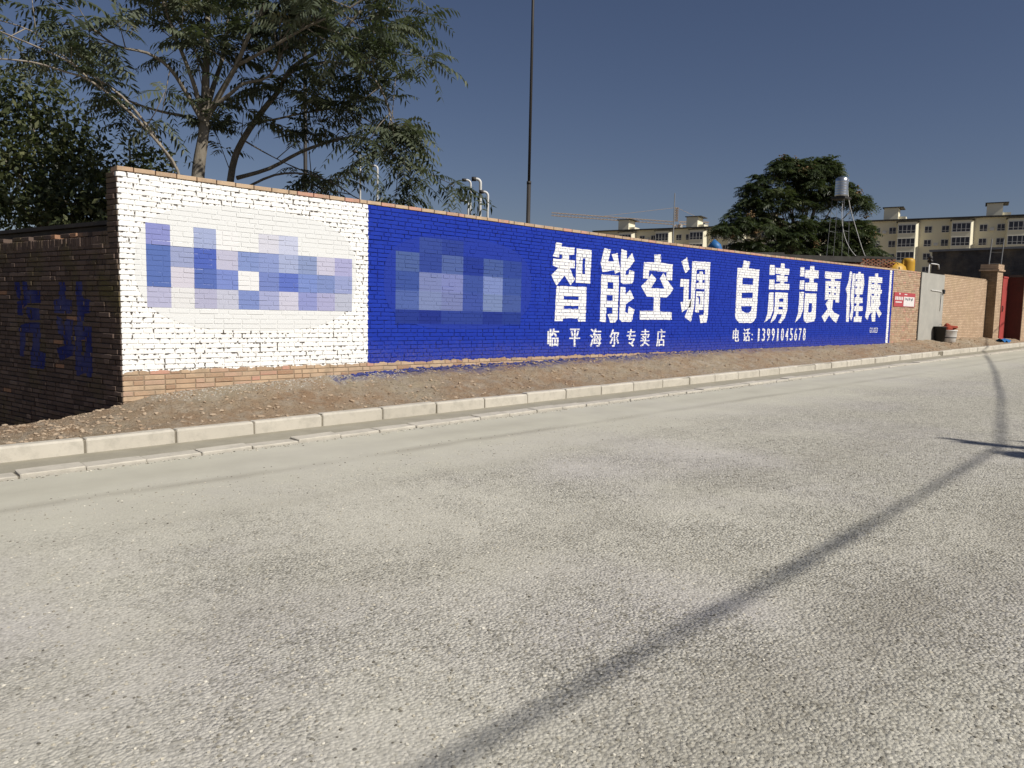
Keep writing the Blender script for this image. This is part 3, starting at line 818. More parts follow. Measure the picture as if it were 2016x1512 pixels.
# ---- the long painted wall
TOP = 3.112
WARP = [(2.9, .035), (4.6, .01), (6.4, 0.01), (9.9, -.025), (13.7, -.045), (18, -.035), (26.4, .035), (29, .045)]
def main_frame(x, y, z):
    return (x, 10.0 + y, z + lerp_table(WARP, x) * z / 3.15)
wall = thing('painted_brick_wall', 'long brick wall painted white at one end and blue along the rest', 'wall', (0, 0, 0))
W = BrickWall(wall, main_frame, (0, 0, 0), 'wall_brick')
rr = random.Random(5)
X0, X1 = 2.93, 28.9
for k in range(0, 46):
    z = TOP - k * COURSE
    coping = k == 0
    for x, L in lay_course(X0 + (rr.uniform(-.012, .004) if k % 2 else 0), X1, rr, 0.12 if coping else (0.2 if k % 2 else 0.5)):
        if z + BH < lerp_table(WALL_FOOT, x) - 0.16:
            continue
        tone = rr.choice((1, 2, 2, 3, 3, 4, 4, 5, 6, 7, 0))
        if coping:
            tone = rr.choice((2, 3, 4, 4, 5, 7)) if x < 8 else rr.choice((0, 2, 3, 4, 5, 5, 6, 7, 7))
        y = rr.gauss(0, .0014) + (rr.uniform(-.004, 0.002) if rr.random() < .12 else 0)
        W.add(x, L, z + (0.001 if not coping else 0.004), (-0.006 if coping else max(-.006, min(.0045, y))), 0.235 if coping else 0.1, tone, 0.0 if coping else 1.0)
def view_score(P, nrm):
    d = Vector(P) - Vector((0, 0, EYE))
    return abs(d.normalized().dot(nrm)) / d.length_squared
def main_score(b):
    x, L, z, H = b[:4]
    if z + H * 0.6 < lerp_table(WALL_FOOT, x) + 0.01:
        return 0
    return L * H * view_score((x + L / 2, 10, z), Vector((0, -1, 0)))
W.build(300, main_score)
mb = MB()
xs = [2.945, 4.6, 6.4, 9.9, 13.7, 18, 22, 26.4, 28.89]
for xa, xb in zip(xs, xs[1:]):
    za, zb = main_frame(xa, 0, TOP - .004)[2], main_frame(xb, 0, TOP - .004)[2]
    mb.add([(xa, 10.008, .1), (xb, 10.008, .1), (xb, 10.008, zb), (xa, 10.008, za), (xa, 10.235, .1), (xb, 10.235, .1), (xb, 10.235, zb), (xa, 10.235, za)],
           [(0, 1, 2, 3), (5, 4, 7, 6), (3, 2, 6, 7)])
mb.add([(28.89, 10.008, .1), (28.89, 10.235, .1), (28.89, 10.235, 3.15), (28.89, 10.008, 3.15)], [(0, 1, 2, 3)])
mb.build('mortar_core', M['wall_mortar'], wall)

# lettering
white = [M['letter'], M['letter_joint']]
def small_text(ch, xc, w, z0, z1, fat, label):
    # the brush is broader than the plain glyph: the stroke is laid three times, each a hair prouder
    tris = font_triangles(ch, xc - w / 2 + fat, xc + w / 2 - fat, z0, z1, 0.0)
    W.paint('painted_character', tris, white, label, lifts=[(-fat, .0012), (0, .0017), (fat, .0022)])
for ch, loops in WALL_CHARACTERS.items():
    tris = []
    for lp in loops:
        tris += triangles([hand_edge(q) for q in lp])
    W.paint('painted_character', tris, white, 'white painted character ' + ch)
for ch, xc, w, z0, z1 in (('临', 10.46, .31, .94, 1.28), ('平', 11.06, .31, .93, 1.28), ('海', 11.68, .35, .92, 1.28), ('尔', 12.26, .30, .91, 1.275), ('专', 12.81, .30, .90, 1.27),
                          ('卖', 13.285, .32, .90, 1.27), ('店', 13.845, .32, .89, 1.27), ('电', 16.93, .29, .95, 1.28), ('话', 17.43, .34, .95, 1.28), (':', 17.70, .06, .98, 1.14)):
    small_text(ch, xc, w, z0, z1, .011, 'small white painted character ' + ch)
for i, ch in enumerate('13991045678'):
    xc = 18.02 + i * 0.2475
    w = 0.075 if ch == '1' else 0.155
    small_text(ch, xc, w, .945 - i * .0015, 1.275, .010, 'small white painted numeral ' + ch)
for i, (ch, w) in enumerate((('G', .1), ('X', .1), ('.', .03), ('0', .09), ('2', .09), ('3', .09))):
    xc = 24.93 + (0, .12, .2, .29, .4, .51)[i]
    small_text(ch, xc, w, 1.11, 1.14 if ch == '.' else 1.27, .0015, 'tiny white painted mark ' + ch)

# the blocky blurred marks painted on the white and the blue panels
def lin(c):
    return tuple(((v / 255 + .055) / 1.055) ** 2.4 if v > 10 else v / 255 / 12.92 for v in c)
def blocks(name, x0, dx, z_rows, rows, label, gain=0.84):
    polys, cols = [], []
    for r_, row in enumerate(rows):
        for c_, colr in enumerate(row):
            if colr is None:
                continue
            colr = (colr, colr, colr) if isinstance(colr, int) else colr
            polys.append([(x0 + c_ * dx, z_rows[r_ + 1]), (x0 + (c_ + 1) * dx, z_rows[r_ + 1]), (x0 + (c_ + 1) * dx, z_rows[r_]), (x0 + c_ * dx, z_rows[r_])])
            cols.append(tuple(min(.9, v * gain) for v in lin(colr)))
    return W.paint(name, polys, [M['blocks']], label, 0.0018, cols, 0.0036)
def oval(name, x0, x1, z0, z1, colr, label, e=2.8):
    pts = []
    for i in range(44):
        a = 2 * math.pi * i / 44
        ca, sa = math.cos(a), math.sin(a)
        pts.append(((x0 + x1) / 2 + (x1 - x0) / 2 * math.copysign(abs(ca) ** (2 / e), ca), (z0 + z1) / 2 + (z1 - z0) / 2 * math.copysign(abs(sa) ** (2 / e), sa)))
    return W.paint(name, [pts], [M['blocks']], label, 0.0012, [lin(colr)], 0.0036)
oval('painted_oval', 3.1, 6.2, 1.24, 2.86, (219, 220, 219), 'smooth pale grey oval on the white panel')
oval('painted_oval', 6.68, 9.85, 1.26, 2.78, (28, 52, 150), 'smooth slightly greyer oval on the blue panel')
E_ = 236
blocks('painted_emblem', 3.235, 0.289, [2.80, 2.545, 2.29, 2.035, 1.78, 1.525, 1.30], [
    [None] * 10,
    [(140, 146, 204), None, (165, 176, 212), 240, None, (214, 214, 226), (200, 205, 228), None, None, None],
    [(90, 114, 180), (156, 165, 202), (80, 102, 186), (192, 191, 213), (132, 150, 202), (140, 155, 205), (168, 178, 212), (140, 155, 196), (202, 200, 220), (172, 172, 212)],
    [(90, 114, 180), (212, 208, 220), (90, 112, 182), (125, 142, 205), 238, (120, 136, 196), (96, 116, 196), (125, 145, 205), (128, 145, 196), (152, 162, 206)],
    [(184, 184, 212), 229, (180, 180, 206), (196, 198, 215), (128, 145, 200), (166, 172, 210), (205, 203, 220), (146, 153, 205), (172, 172, 208), (186, 190, 208)],
    [None] * 10], 'row of pale and mid blue squares on the white panel')
blocks('painted_emblem', 6.9, 0.45,  [2.72, 2.47, 2.17, 1.87, 1.57, 1.35], [
    [None, (54, 78, 162), (44, 68, 158), None, None, None],
    [(80, 104, 166), (50, 74, 160), (84, 106, 170), (32, 58, 156), (74, 98, 165), (48, 74, 160)],
    [(62, 88, 166), (128, 140, 192), (132, 142, 200), (62, 86, 166), (130, 148, 205), (62, 88, 166)],
    [(85, 108, 178), (130, 145, 192), (125, 136, 188), (66, 88, 172), (126, 145, 192), (72, 95, 166)],
    [(34, 58, 150), (28, 50, 146), (44, 68, 158), (44, 68, 156), (30, 54, 148), (36, 62, 152)]], 'squares in paler blues on the blue panel', 0.72)

# ---- the shaded side wall running back from the corner
SA = R(101.4)
SDV = Vector((math.cos(SA), math.sin(SA), 0))
SNO = Vector((-math.sin(SA), math.cos(SA), 0))       # outward, towards the viewer's left
side_rot = (0, 0, math.atan2(-SDV.y, -SDV.x))
def side_frame(x, y, z):
    p = Vector((2.92, 10.0, 0)) - SDV * x - SNO * y
    return (p.x, p.y, z)
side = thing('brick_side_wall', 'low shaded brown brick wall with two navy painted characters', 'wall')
SW = BrickWall(side, side_frame, side_rot, 'side_brick_shaded')
for k in range(1, 58):
    z = TOP - k * COURSE
    x0 = -10.0
    if z > 2.40:
        x0 = -0.242
    if 2.27 < z <= 2.40:
        x0 = -0.242
    z2 = z + lerp_table(WARP, 2.92) * z / 3.15
    row = lay_course(x0, -0.002, rr, 0.25 if k % 2 else 0.45)
    for x, L in row:
        if z < -0.35:
            continue
        tone = rr.choice((0, 1, 1, 2, 2, 3, 3, 4, 5))
        if rr.random() < .015:
            tone = 7
        SW.add(x, L, z2, max(-.02, min(.006, rr.gauss(-.002, .006))), 0.1, tone, 1.0)
SOLD_Z0 = 2.283
x = -10.0                                                     # soldier course, bricks on edge, and a few loose ones on top
while x < -0.26:
    SW.add(x, 0.0535, SOLD_Z0, rr.gauss(-.002, .003), 0.22, rr.choice((1, 2, 3, 3, 4)), 1.0, 0.112)
    x += 0.0535 + 0.008
for x, L, tone in ((-.62, .24, 2), (-.87, .115, 4), (-1.0, .115, 6), (-1.2, .16, 7), (-1.46, .24, 2), (-1.72, .115, 7), (-1.97, .24, 2), (-2.22, .24, 1), (-2.6, .24, 3), (-2.86, .24, 2), (-3.4, .24, 3), (-.37, .115, 3)):
    SW.add(x, L, SOLD_Z0 + .122, .01, 0.115, tone, 1.0)
def side_score(b):
    x, L, z, H = b[:4]
    P = side_frame(x + L / 2, 0, z)
    if z < 0.32 + 0.18 * x or x < -3.4:
        return 0
    return L * H * view_score(P, SNO)
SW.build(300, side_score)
mb = MB()
P8 = [side_frame(x, y, z) for z in (-.6, 2.39) for (x, y) in ((-10, .009), (-.006, .009), (-.006, .23), (-10, .23))]
mb.add(P8, [(0, 1, 5, 4), (1, 2, 6, 5), (2, 3, 7, 6), (3, 0, 4, 7), (4, 5, 6, 7), (0, 3, 2, 1)])
P8 = [side_frame(x, y, z) for z in (2.385, 3.13) for (x, y) in ((-.236, .009), (-.006, .009), (-.006, .05), (-.236, .05))]
mb.add(P8, [(0, 1, 5, 4), (1, 2, 6, 5), (2, 3, 7, 6), (3, 0, 4, 7), (4, 5, 6, 7), (0, 3, 2, 1)])
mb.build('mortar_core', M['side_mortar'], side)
for ch, loops in SIDE_CHARACTERS.items():
    tris = []
    for lp in loops:
        tris += triangles(lp)
    SW.paint('painted_character', tris, [M['letter_navy']], 'worn navy painted character ' + ch, 0.002, None, 0.009, [(-.02, .0014), (0, .002), (.02, .0026)])

# lean-to roof edge standing just behind the side wall
mb = MB()
A_, B_ = Vector(side_frame(-.28, .28, 0)), Vector(side_frame(-8, .28, 0))
inn = Vector((SDV.y, -SDV.x, 0))
def slab(mb, a, b, w, z0, z1):
    q = [a, b, b + inn * w, a + inn * w]
    mb.add([(p.x, p.y, z0) for p in q] + [(p.x, p.y, z1) for p in q], [(0, 1, 5, 4), (1, 2, 6, 5), (2, 3, 7, 6), (3, 0, 4, 7), (4, 5, 6, 7), (0, 3, 2, 1)])
lean = thing('lean_to_roof', 'dark flat lean-to roof edge behind the shaded side wall', 'roof', tuple(A_))
for nm, z0, z1, off in (('roof_sheet', 2.57, 2.62, -.06), ('fascia', 2.36, 2.56, 0.0)):
    mb = MB(); slab(mb, A_ + inn * off - A_, B_ + inn * off - A_, 2.2 if nm == 'roof_sheet' else .12, z0, z1)
    mb.build(nm, M['roof_dark'], lean)

# ------------------------------------------------------------------ right end: sheet door, second wall, pillar, gate
root = thing('sheet_door', 'tall plain grey sheet door set in the buff brick wall', 'door', (28.95, 9.97, 0))
box_part('door_panel', (0.0, 0.0, .7), (2.32, .06, 3.21), M['cement'], root)
mb = MB(); mb.tube([(.95, -.02, 2.62), (2.0, -.02, 2.6), (2.02, -.02, 2.58), (2.0, -.02, 1.9)], .018, 6)
mb.build('conduit', M['white_metal'], root)
box_part('junction_box', (2.12, -.06, 2.52), (2.28, -.005, 2.68), M['black'], root)
box_part('door_post', (-.055, .02, .7), (-.002, .2, 3.18), M['dark_metal'], root)

def far_wall(name, label, x0, x1, z0, za, zb, y=10.0):
    root = thing(name, label, 'wall', (x0, y, 0))
    vs = [(0, 0, z0), (x1 - x0, 0, z0), (x1 - x0, 0, zb), (0, 0, za), (0, .24, z0), (x1 - x0, .24, z0), (x1 - x0, .24, zb), (0, .24, za)]
    me = mesh('wall_body', vs, [(0, 1, 2, 3), (5, 4, 7, 6), (3, 2, 6, 7), (1, 5, 6, 2), (4, 0, 3, 7)], M['brick_x'])
    put('wall_body', me, root)
    mb = MB()
    n_ = int((x1 - x0) / .25)
    for i in range(n_):
        xa = i * .25
        z_ = za + (zb - za) * (xa / (x1 - x0)) - .002
        mb.add([(xa, -.006, z_), (xa + .238, -.006, z_), (xa + .238, .246, z_), (xa, .246, z_), (xa, -.006, z_ + .055), (xa + .238, -.006, z_ + .055), (xa + .238, .246, z_ + .055), (xa, .246, z_ + .055)],
               [(0, 1, 5, 4), (1, 2, 6, 5), (2, 3, 7, 6), (3, 0, 4, 7), (4, 5, 6, 7)])
    mb.build('coping', M['brick_x'], root)
    return root
far_wall('brick_wall', 'unpainted buff brick wall between grey door and gate pillar', 31.28, 36.5, .6, 3.2, 3.22)

root = thing('gate_pillar', 'square buff brick gate pillar with projecting cap', 'pillar', (36.5, 9.66, 0))
mb = MB(); mb.box((0, 0, .6), (.76, .62, 3.62)); mb.mi = [0, 0, 0, 1, 0, 1]; mb.build('shaft', [M['brick_x'], M['brick_y_shaded']], root)
mb = MB(); mb.box((-.06, -.06, 3.62), (.84, .68, 3.69)); mb.box((-.02, -.02, 3.69), (.78, .64, 3.9)); mb.build('cap', M['brick_x'], root)
root = thing('gate_leaf', 'red sheet metal gate leaf beside the brick pillar', 'gate', (37.27, 9.63, 0))
box_part('panel', (0, 0, .75), (.72, .05, 3.44), M['red_sheet'], root)
mb = MB(); mb.tube([(.06, -.03, 1.95), (.06, -.05, 2.1), (.06, -.03, 2.2)], .02, 6); mb.build('handle', M['dark_metal'], root)
for z_ in (.78, 3.36):
    box_part('rail', (0, -.02, z_), (.72, -.002, z_ + .07), M['red_sheet'], root)
root = thing('gate_jamb', 'dark maroon plastered wall end beside the red gate', 'wall', (38.0, 9.05, 0))
box_part('jamb_body', (0, 0, .6), (9.0, .7, 3.42), M['maroon'], root)
box_part('jamb_cap', (-.04, -.04, 3.42), (9.0, .74, 3.52), M['roof_dark'], root)
box_part('front_face', (.03, -.02, .6), (9.0, -.002, 3.4), M['brick_x'], root)

root = thing('dark_brick_shed', 'dark grey brick shed rising behind the gate', 'building', (46, 9.9, 0))
box_part('wall', (0, 0, -.4), (7, 5.5, 5.25), M['brick_dark'], root)
mb = MB(); mb.box((-.12, -.12, 5.25), (7.1, 5.62, 5.36)); mb.build('roof_slab', M['grey_metal'], root)
root = thing('metal_ladder', 'two thin pale ladder rails above the gate pillar', 'ladder', (38.6, 10.6, 3.6))
rails = [((0, 0, 0), (.18, -.02, 1.55)), ((.42, -.36, 0), (.55, -.38, 1.55))]
for a, b_ in rails:
    mb = MB(); mb.tube([a, b_], .022, 6); mb.build('rail', M['grey_metal'], root)
for s_ in (.3, .62):
    mb = MB(); mb.tube([Vector(rails[0][0]).lerp(Vector(rails[0][1]), s_), Vector(rails[1][0]).lerp(Vector(rails[1][1]), s_)], .014, 6); mb.build('rung', M['dark_metal'], root)

# red notice on the bare brick
root = thing('red_notice', 'red notice with a white panel on the bare brick wall', 'sign', (26.62, 9.975, 0))
box_part('board', (0, 0, 1.98), (1.86, .012, 2.45), M['red_sign'], root)
box_part('panel', (.82, -.004, 2.0), (1.78, -.001, 2.32), M['sign_white'], root)
for i in range(7):
    box_part('scribble', (.92 + i * .11, -.007, 2.2 + .02 * math.sin(i * 2.1)), (.96 + i * .11 + .03 * (i % 2), -.005, 2.29 - .015 * (i % 3)), M['ink'], root)
for a, b_ in [((.08 + i * .14, 2.2), (.18 + i * .14, 2.31)) for i in range(5)] + [((.12, 2.11), (.66, 2.15)), ((.4, 2.38), (.5, 2.43)), ((.86, 2.38), (1.1, 2.41))]:
    box_part('printed_mark', (a[0], -.004, a[1]), (b_[0], -.001, b_[1]), M['sign_white'], root)

# paint pail with a red cloth
bz = dirt_z(30.9, 9.62) - .01
root = thing('paint_pail', 'white plastic pail filled with red rags by the grey door', 'pail', (30.85, 9.58, bz))
root.scale = (1.12, 1.12, 1.12)
mb = MB(); mb.lathe([(.2, 0), (.215, .01), (.235, .18), (.238, .19), (.245, .36), (.262, .37), (.262, .40), (.24, .40), (.235, .3)], 22); mb.build('body', M['white_metal'], root, True)
mb = MB(); mb.lathe([(.232, .14), (.24, .145), (.241, .165), (.235, .17)], 22); mb.build('band', M['dark_metal'], root, True)
v, f = lumps([(-.05, 0, .42, .17), (.1, -.04, .46, .16), (.2, .02, .38, .13), (-.02, .06, .55, .1), (.1, .08, .5, .12)], 0.75, 0.3)
put('rag', mesh('rag', v, f, M['red_rag']), root)
root = thing('dark_pail', 'dark pail standing against the grey door beside the white pail', 'pail', (30.5, 9.76, dirt_z(30.5, 9.76) - .01))
mb = MB(); mb.lathe([(.16, 0), (.2, .5), (.215, .5), (.215, .53), (.19, .53), (.185, .4)], 18); mb.build('body', M['black'], root, True)
mb = MB(); mb.tube([(.2 * math.cos(a), .0, .5 + .12 * math.sin(a)) for a in np.linspace(0, math.pi, 9)], .008, 5); mb.build('handle', M['grey_metal'], root)
bz = dirt_z(36.2, 9.2)
mb = MB()
gx = np.linspace(-.5, .5, 9); gy = np.linspace(-.2, .2, 5)
mb.add([(a, c, .05 + .05 * math.sin(a * 9 + c * 11) + .04 * math.cos(c * 13)) for a in gx for c in gy] + [(a, c, .03 + .05 * math.sin(a * 9 + c * 11) + .04 * math.cos(c * 13)) for a in gx for c in gy],
       [(i * 5 + j, (i + 1) * 5 + j, (i + 1) * 5 + j + 1, i * 5 + j + 1) for i in range(8) for j in range(4)] + [(45 + i * 5 + j + 1, 45 + (i + 1) * 5 + j + 1, 45 + (i + 1) * 5 + j, 45 + i * 5 + j) for i in range(8) for j in range(4)])
mb.build('plastic_scrap', M['blue_sheet'], None, True, loc=(36.2, 9.2, bz), label='crumpled blue plastic scrap on the dirt by the pillar', cat='scrap')

# ------------------------------------------------------------------ behind the wall on the right: roofs, lattice, drums, tank
root = thing('shed_roof', 'low dark gabled shed roof behind the blue wall', 'roof', (30.2, 17.4, 0))
ga, gb = Vector((-1.2, 1.4, 0)), Vector((1.5, -1.2, 0))
me = mesh('roof_sheet', [(-1.4, 1.2, 3.7), (1.3, -1.2, 3.7), (-1.2, 1.4, 4.25), (1.15, -1.0, 4.3), (.0, 3.2, 3.9), (2.6, .8, 3.9), (-1.4, 1.2, 3.64), (1.3, -1.2, 3.64)], [(0, 1, 3, 2), (2, 3, 5, 4), (6, 7, 1, 0)], M['roof_dark'])
put('roof_sheet', me, root)
me = mesh('wall', [(-1.2, 1.3, -.3), (1.2, -1.0, -.3), (2.4, .8, -.3), (0, 3.1, -.3), (-1.2, 1.3, 3.66), (1.2, -1.0, 3.66), (2.4, .8, 3.8), (0, 3.1, 3.8)], [(0, 1, 5, 4), (1, 2, 6, 5), (2, 3, 7, 6), (3, 0, 4, 7)], M['brick_dark'])
put('wall', me, root)
# brick outbuilding with parapet and lattice
bl = Vector((33.1, 17.4, 0)); br = Vector((36.0, 15.2, 0)); lr = Vector((37.4, 14.1, 0))
root = thing('flat_roof_outbuilding', 'flat roofed brick outbuilding with dark parapet slab', 'building', tuple(bl))
d_ = (br - bl)
nrm = Vector((d_.y, -d_.x, 0)).normalized()
def qbox(mb, a, b, w, z0, z1):
    n_ = Vector((-(b - a).y, (b - a).x, 0)).normalized() * w
    q = [a, b, b + n_, a + n_]
    mb.add([(p.x, p.y, z0) for p in q] + [(p.x, p.y, z1) for p in q], [(0, 1, 5, 4), (1, 2, 6, 5), (2, 3, 7, 6), (3, 0, 4, 7), (4, 5, 6, 7), (0, 3, 2, 1)])
mb = MB(); qbox(mb, Vector((0, 0, 0)), d_, 3.0, -.3, 4.08); mb.build('wall', M['red_brick'], root)
mb = MB(); qbox(mb, Vector((-.2, -.05, 0)), d_ + Vector((.1, -.15, 0)), 3.2, 4.12, 4.36); mb.build('parapet_slab', M['roof_dark'], root)
for i in range(6):
    mb = MB(); p = d_ * (.1 + .15 * i) + nrm * .03; qbox(mb, p, p + d_.normalized() * .06, .05, 3.2, 4.1); mb.build('post', M['dark_metal'], root)
root = thing('lattice_parapet', 'red brick lattice parapet with open gaps and coping', 'parapet', tuple(br))
e_ = (lr - br); eu = e_.normalized()
mb = MB(); qbox(mb, Vector((0, 0, 0)), e_, .12, -.3, 3.72); mb.build('wall', M['red_brick'], root)
mb = MB(); qbox(mb, -eu * .05, e_ + eu * .05, .16, 4.3, 4.4); mb.build('coping', M['roof_dark'], root)
bk = MB(); qbox(bk, Vector((0, 0, 0)), eu * .15, .1, 0, .055); bme = mesh('brick', bk.v, bk.f, M['red_brick'])
for row_ in range(8):
    for i in range(7):
        put('brick', bme, root, tuple(eu * (.02 + i * .255 + (.127 if row_ % 2 else 0)) + Vector((0, 0, 3.735 + row_ * .07))))
mb = MB(); qbox(mb, Vector((0, 0, 0)), eu * .12, .12, 3.72, 4.3); mb.build('pier', M['red_brick'], root)

mb = MB()
def scaled_lathe(c, prof, sx, sy, n=20):
    mb_ = MB(); mb_.lathe(prof, n)
    mb_.v = [(c[0] + x * sx, c[1] + y * sy, c[2] + z) for x, y, z in mb_.v]
    return mb_
def drum(name, label, loc, r, h, rz=0):
    root = thing(name, label, 'drum', loc)
    mb = MB()
    mb.lathe([(r * .96, -3.9), (r, -3.8), (r, h * .55), (r * .97, h * .75), (r * .86, h * .9), (r * .6, h * .98), (r * .2, h)], 22)
    mb.build('shell', M['yellow'], root, True)
    return root
root = drum('yellow_tank', 'yellow upright round topped tank behind the brick wall', (39.45, 14.25, 4.0), .3, .48)
mb = MB(); mb.tube([(-.28, .1, -.1), (-.3, .14, .18), (-.22, .1, .34), (-.1, .05, .36)], .07, 8); mb.build('pipe', M['yellow'], root, True)
root = thing('yellow_cover', 'yellow rounded cover with dark strap behind the wall end', 'cover', (37.85, 14.35, 3.7))
mb = MB(); mb.lathe([(.62, -3.6), (.62, .05), (.55, .28), (.38, .42), (.15, .5), (.02, .51)], 22)
mb.build('shell', M['yellow'], root, True)
mb = MB(); mb.tube([(-.42, -.48, .0), (-.36, -.42, .22), (-.24, -.3, .4), (0, 0, .535)], .03, 6); mb.build('strap', M['black'], root)
root = thing('pump_motor', 'small dark pump on a bent white pipe above the wall', 'pump', (39.2, 13.1, 0))
mb = MB(); mb.tube([(-.1, .08, -.3), (-.1, .08, 4.2), (-.06, .05, 4.16), (.14, -.12, 4.14), (.24, -.2, 4.12), (.26, -.22, 3.9)], .035, 8); mb.build('pipe', M['white_metal'], root, True)
mb = MB(); mb.lathe([(.06, 0), (.12, .03), (.12, .12), (.07, .15), (.1, .18), (.1, .28), (.05, .32)], 12, (-.08, .06, 4.2)); mb.box((-.2, -.02, 4.28), (.06, .02, 4.34)); mb.build('motor', M['dark_metal'], root, True)
root = thing('blue_chimney_cowl', 'blue sheet cowl poking over the blue wall', 'cowl', (25.75, 16.1, 0))
mb = MB(); mb.tube([(0, 0, 3.4), (.02, .02, 3.9), (-.05, .08, 4.1), (-.2, .22, 4.26)], [.16, .18, .2, .2], 14); mb.build('shell', M['blue_sheet'], root, True)
mb = MB(); mb.tube([(0, 0, -.3), (0, 0, 3.45)], .08, 10); mb.build('flue', M['grey_metal'], root, True)

root = thing('water_tank', 'small shiny steel water tank on tall thin legs', 'water tank', (36.3, 16.3, 0))
mb = MB()
prof = [(.02, 7.2), (.27, 7.2), (.285, 7.22)]
for i in range(6):
    prof += [(.285, 7.26 + i * .12), (.292, 7.29 + i * .12), (.285, 7.32 + i * .12)]
prof += [(.285, 8.02), (.2, 8.08), (.03, 8.12)]
mb.lathe(prof, 28); mb.build('drum', M['steel'], root, True)
mb = MB(); mb.box((-.34, -.34, 7.08), (.34, .34, 7.17)); mb.build('platform', M['dark_metal'], root)
for sx, sy in ((-1, 1), (1, -1), (-1, -1), (1, 1)):
    mb = MB(); mb.tube([(.5 * sx, .5 * sy, -.3), (.28 * sx, .28 * sy, 7.1)], .009, 6); mb.build('leg', M['grey_metal'], root)
for zz in (5.6,):
    mb = MB()
    a = .5 - .22 * (zz + .3) / 7.4
    mb.tube([(-a, -a, zz), (a, -a, zz), (a, a, zz), (-a, a, zz), (-a, -a, zz)], .007, 5); mb.build('brace', M['grey_metal'], root)
def bez(p, n=18):
    p = [Vector(q) for q in p]
    out = []
    for i in range(n + 1):
        s_ = i / n
        q = list(p)
        while len(q) > 1:
            q = [a.lerp(b, s_) for a, b in zip(q, q[1:])]
        out.append(q[0])
    return out
mb = MB(); mb.tube(bez([(.0, -.1, 7.1), (-.1, -.05, 6.0), (.1, -.2, 4.9), (.62, -.75, 4.35)]), .015, 6); mb.build('hose', M['white_metal'], root, True)
mb = MB(); mb.tube(bez([(.2, -.22, 8.0), (.0, -.2, 6.8), (.5, -.5, 6.4), (.5, -.75, 4.9), (.95, -1.05, 4.2)]), .015, 6); mb.build('hose', M['white_metal'], root, True)

# ------------------------------------------------------------------ poles and vent pipes behind the wall
root = thing('steel_mast', 'tall thin black stepped steel mast behind the blue wall', 'mast', (11.35, 11.66, 0))
mb = MB(); mb.tube([(0, 0, -.3), (0, 0, 4.22)], .043, 12); mb.build('lower_tube', M['dark_metal'], root, True)
mb = MB(); mb.tube([(0, 0, 4.20), (0, 0, 4.26)], .047, 12); mb.build('collar', M['dark_metal'], root, True)
mb = MB(); mb.tube([(0, 0, 4.24), (0, 0, 10.5)], .029, 12); mb.build('upper_tube', M['dark_metal'], root, True)
mb = MB(); mb.tube([(10.0, 18.6, -.4), (10.0, 18.6, 9.0)], [.055, .045], 10)
mb.build('dark_post', M['dark_metal'], None, True, label='thin dark post showing through the tree foliage', cat='post')
def vent_pipe(x, y, ztop, r, label, cap=True):
    root = thing('vent_pipe', label, 'vent pipe', (x, y, 0), group='hooked white vent pipes beyond the wall')
    out = cam_r.xy.to_3d().normalized() * -1
    pts = [Vector((0, 0, -.3)), Vector((0, 0, ztop - .16))]
    for a in np.linspace(0, math.pi / 2, 7):
        pts.append(Vector((0, 0, ztop - .12)) + Vector((0, 0, .1)) * math.sin(a) + out * (.1 * (1 - math.cos(a))))
    pts.append(pts[-1] + out * .03)
    mb = MB(); mb.tube(pts, r, 10); mb.build('pipe', M['white_metal'], root, True)
    e = pts[-1]
    mb = MB(); mb.tube([e - out * .02, e + out * .09], r * 1.5, 10); mb.build('flame_arrester', M['dark_metal'], root, True)
vent_pipe(12.66, 14.72, 4.82, 0.036, 'tallest hooked vent pipe in the cluster above the blue wall')
vent_pipe(12.68, 15.12, 4.84, 0.026, 'thinner tall hooked vent pipe next to the tallest one')
vent_pipe(12.78, 14.57, 4.51, 0.03, 'shorter hooked vent pipe nearest the black mast')
vent_pipe(12.81, 15.36, 4.37, 0.022, 'shortest hooked vent pipe, only its tip clears the wall')
vent_pipe(13.30, 21.24, 6.43, 0.03, 'hooked vent pipe against sky, furthest from the mast, beyond leaves')
vent_pipe(13.67, 20.83, 6.01, 0.03, 'hooked vent pipe half hidden by the ailanthus leaves')

# ------------------------------------------------------------------ utility poles and cables over the road (their shadows fall in view)
def utility_pole(x, y, h, label):
    root = thing('utility_pole', label, 'pole', (x, y, zr(x) - .3), group='concrete utility poles along the road')
    mb = MB(); mb.tube([(0, 0, 0), (0, 0, h + .3)], [.16, .095], 14); mb.build('shaft', M['pole_concrete'], root, True)
    for z_, L in ((h - .35, .9), (h - 1.0, .75)):
        mb = MB(); mb.box((-.045, -L, z_), (.045, L, z_ + .09)); mb.build('crossarm', M['grey_metal'], root)
        for s_ in (-.85, -.4, .4, .85):
            mb = MB(); mb.lathe([(.03, 0), (.055, .03), (.03, .06), (.055, .09), (.02, .15)], 10, (0, s_ * L, z_ + .09)); mb.build('insulator', M['white_metal'], root)
    mb = MB(); mb.lathe([(.2, 0), (.24, .05), (.24, .5), (.16, .58)], 14, (-.5, -.1, h - .75)); mb.build('transformer', M['grey_metal'], root, True)
    for k_, (dx_, z_) in enumerate(((.34, h - .85), (.5, h - .7))):
        mb = MB(); mb.tube([(dx_, 0, z_), (dx_, 0, z_ + .62)], .05, 8); mb.build('fuse_holder', M['grey_metal'], root, True)
    mb = MB(); mb.box((-.85, -.05, h - .82), (.75, .05, h - .74)); mb.build('platform', M['grey_metal'], root)
    return root
utility_pole(12.1, -7.0, 9.05, 'utility pole whose crossarm shadow falls on the road')
utility_pole(-34, -7.4, 9.3, 'utility pole back along the road')
utility_pole(62, 10.2, 9.3, 'utility pole far along the road past the gate')
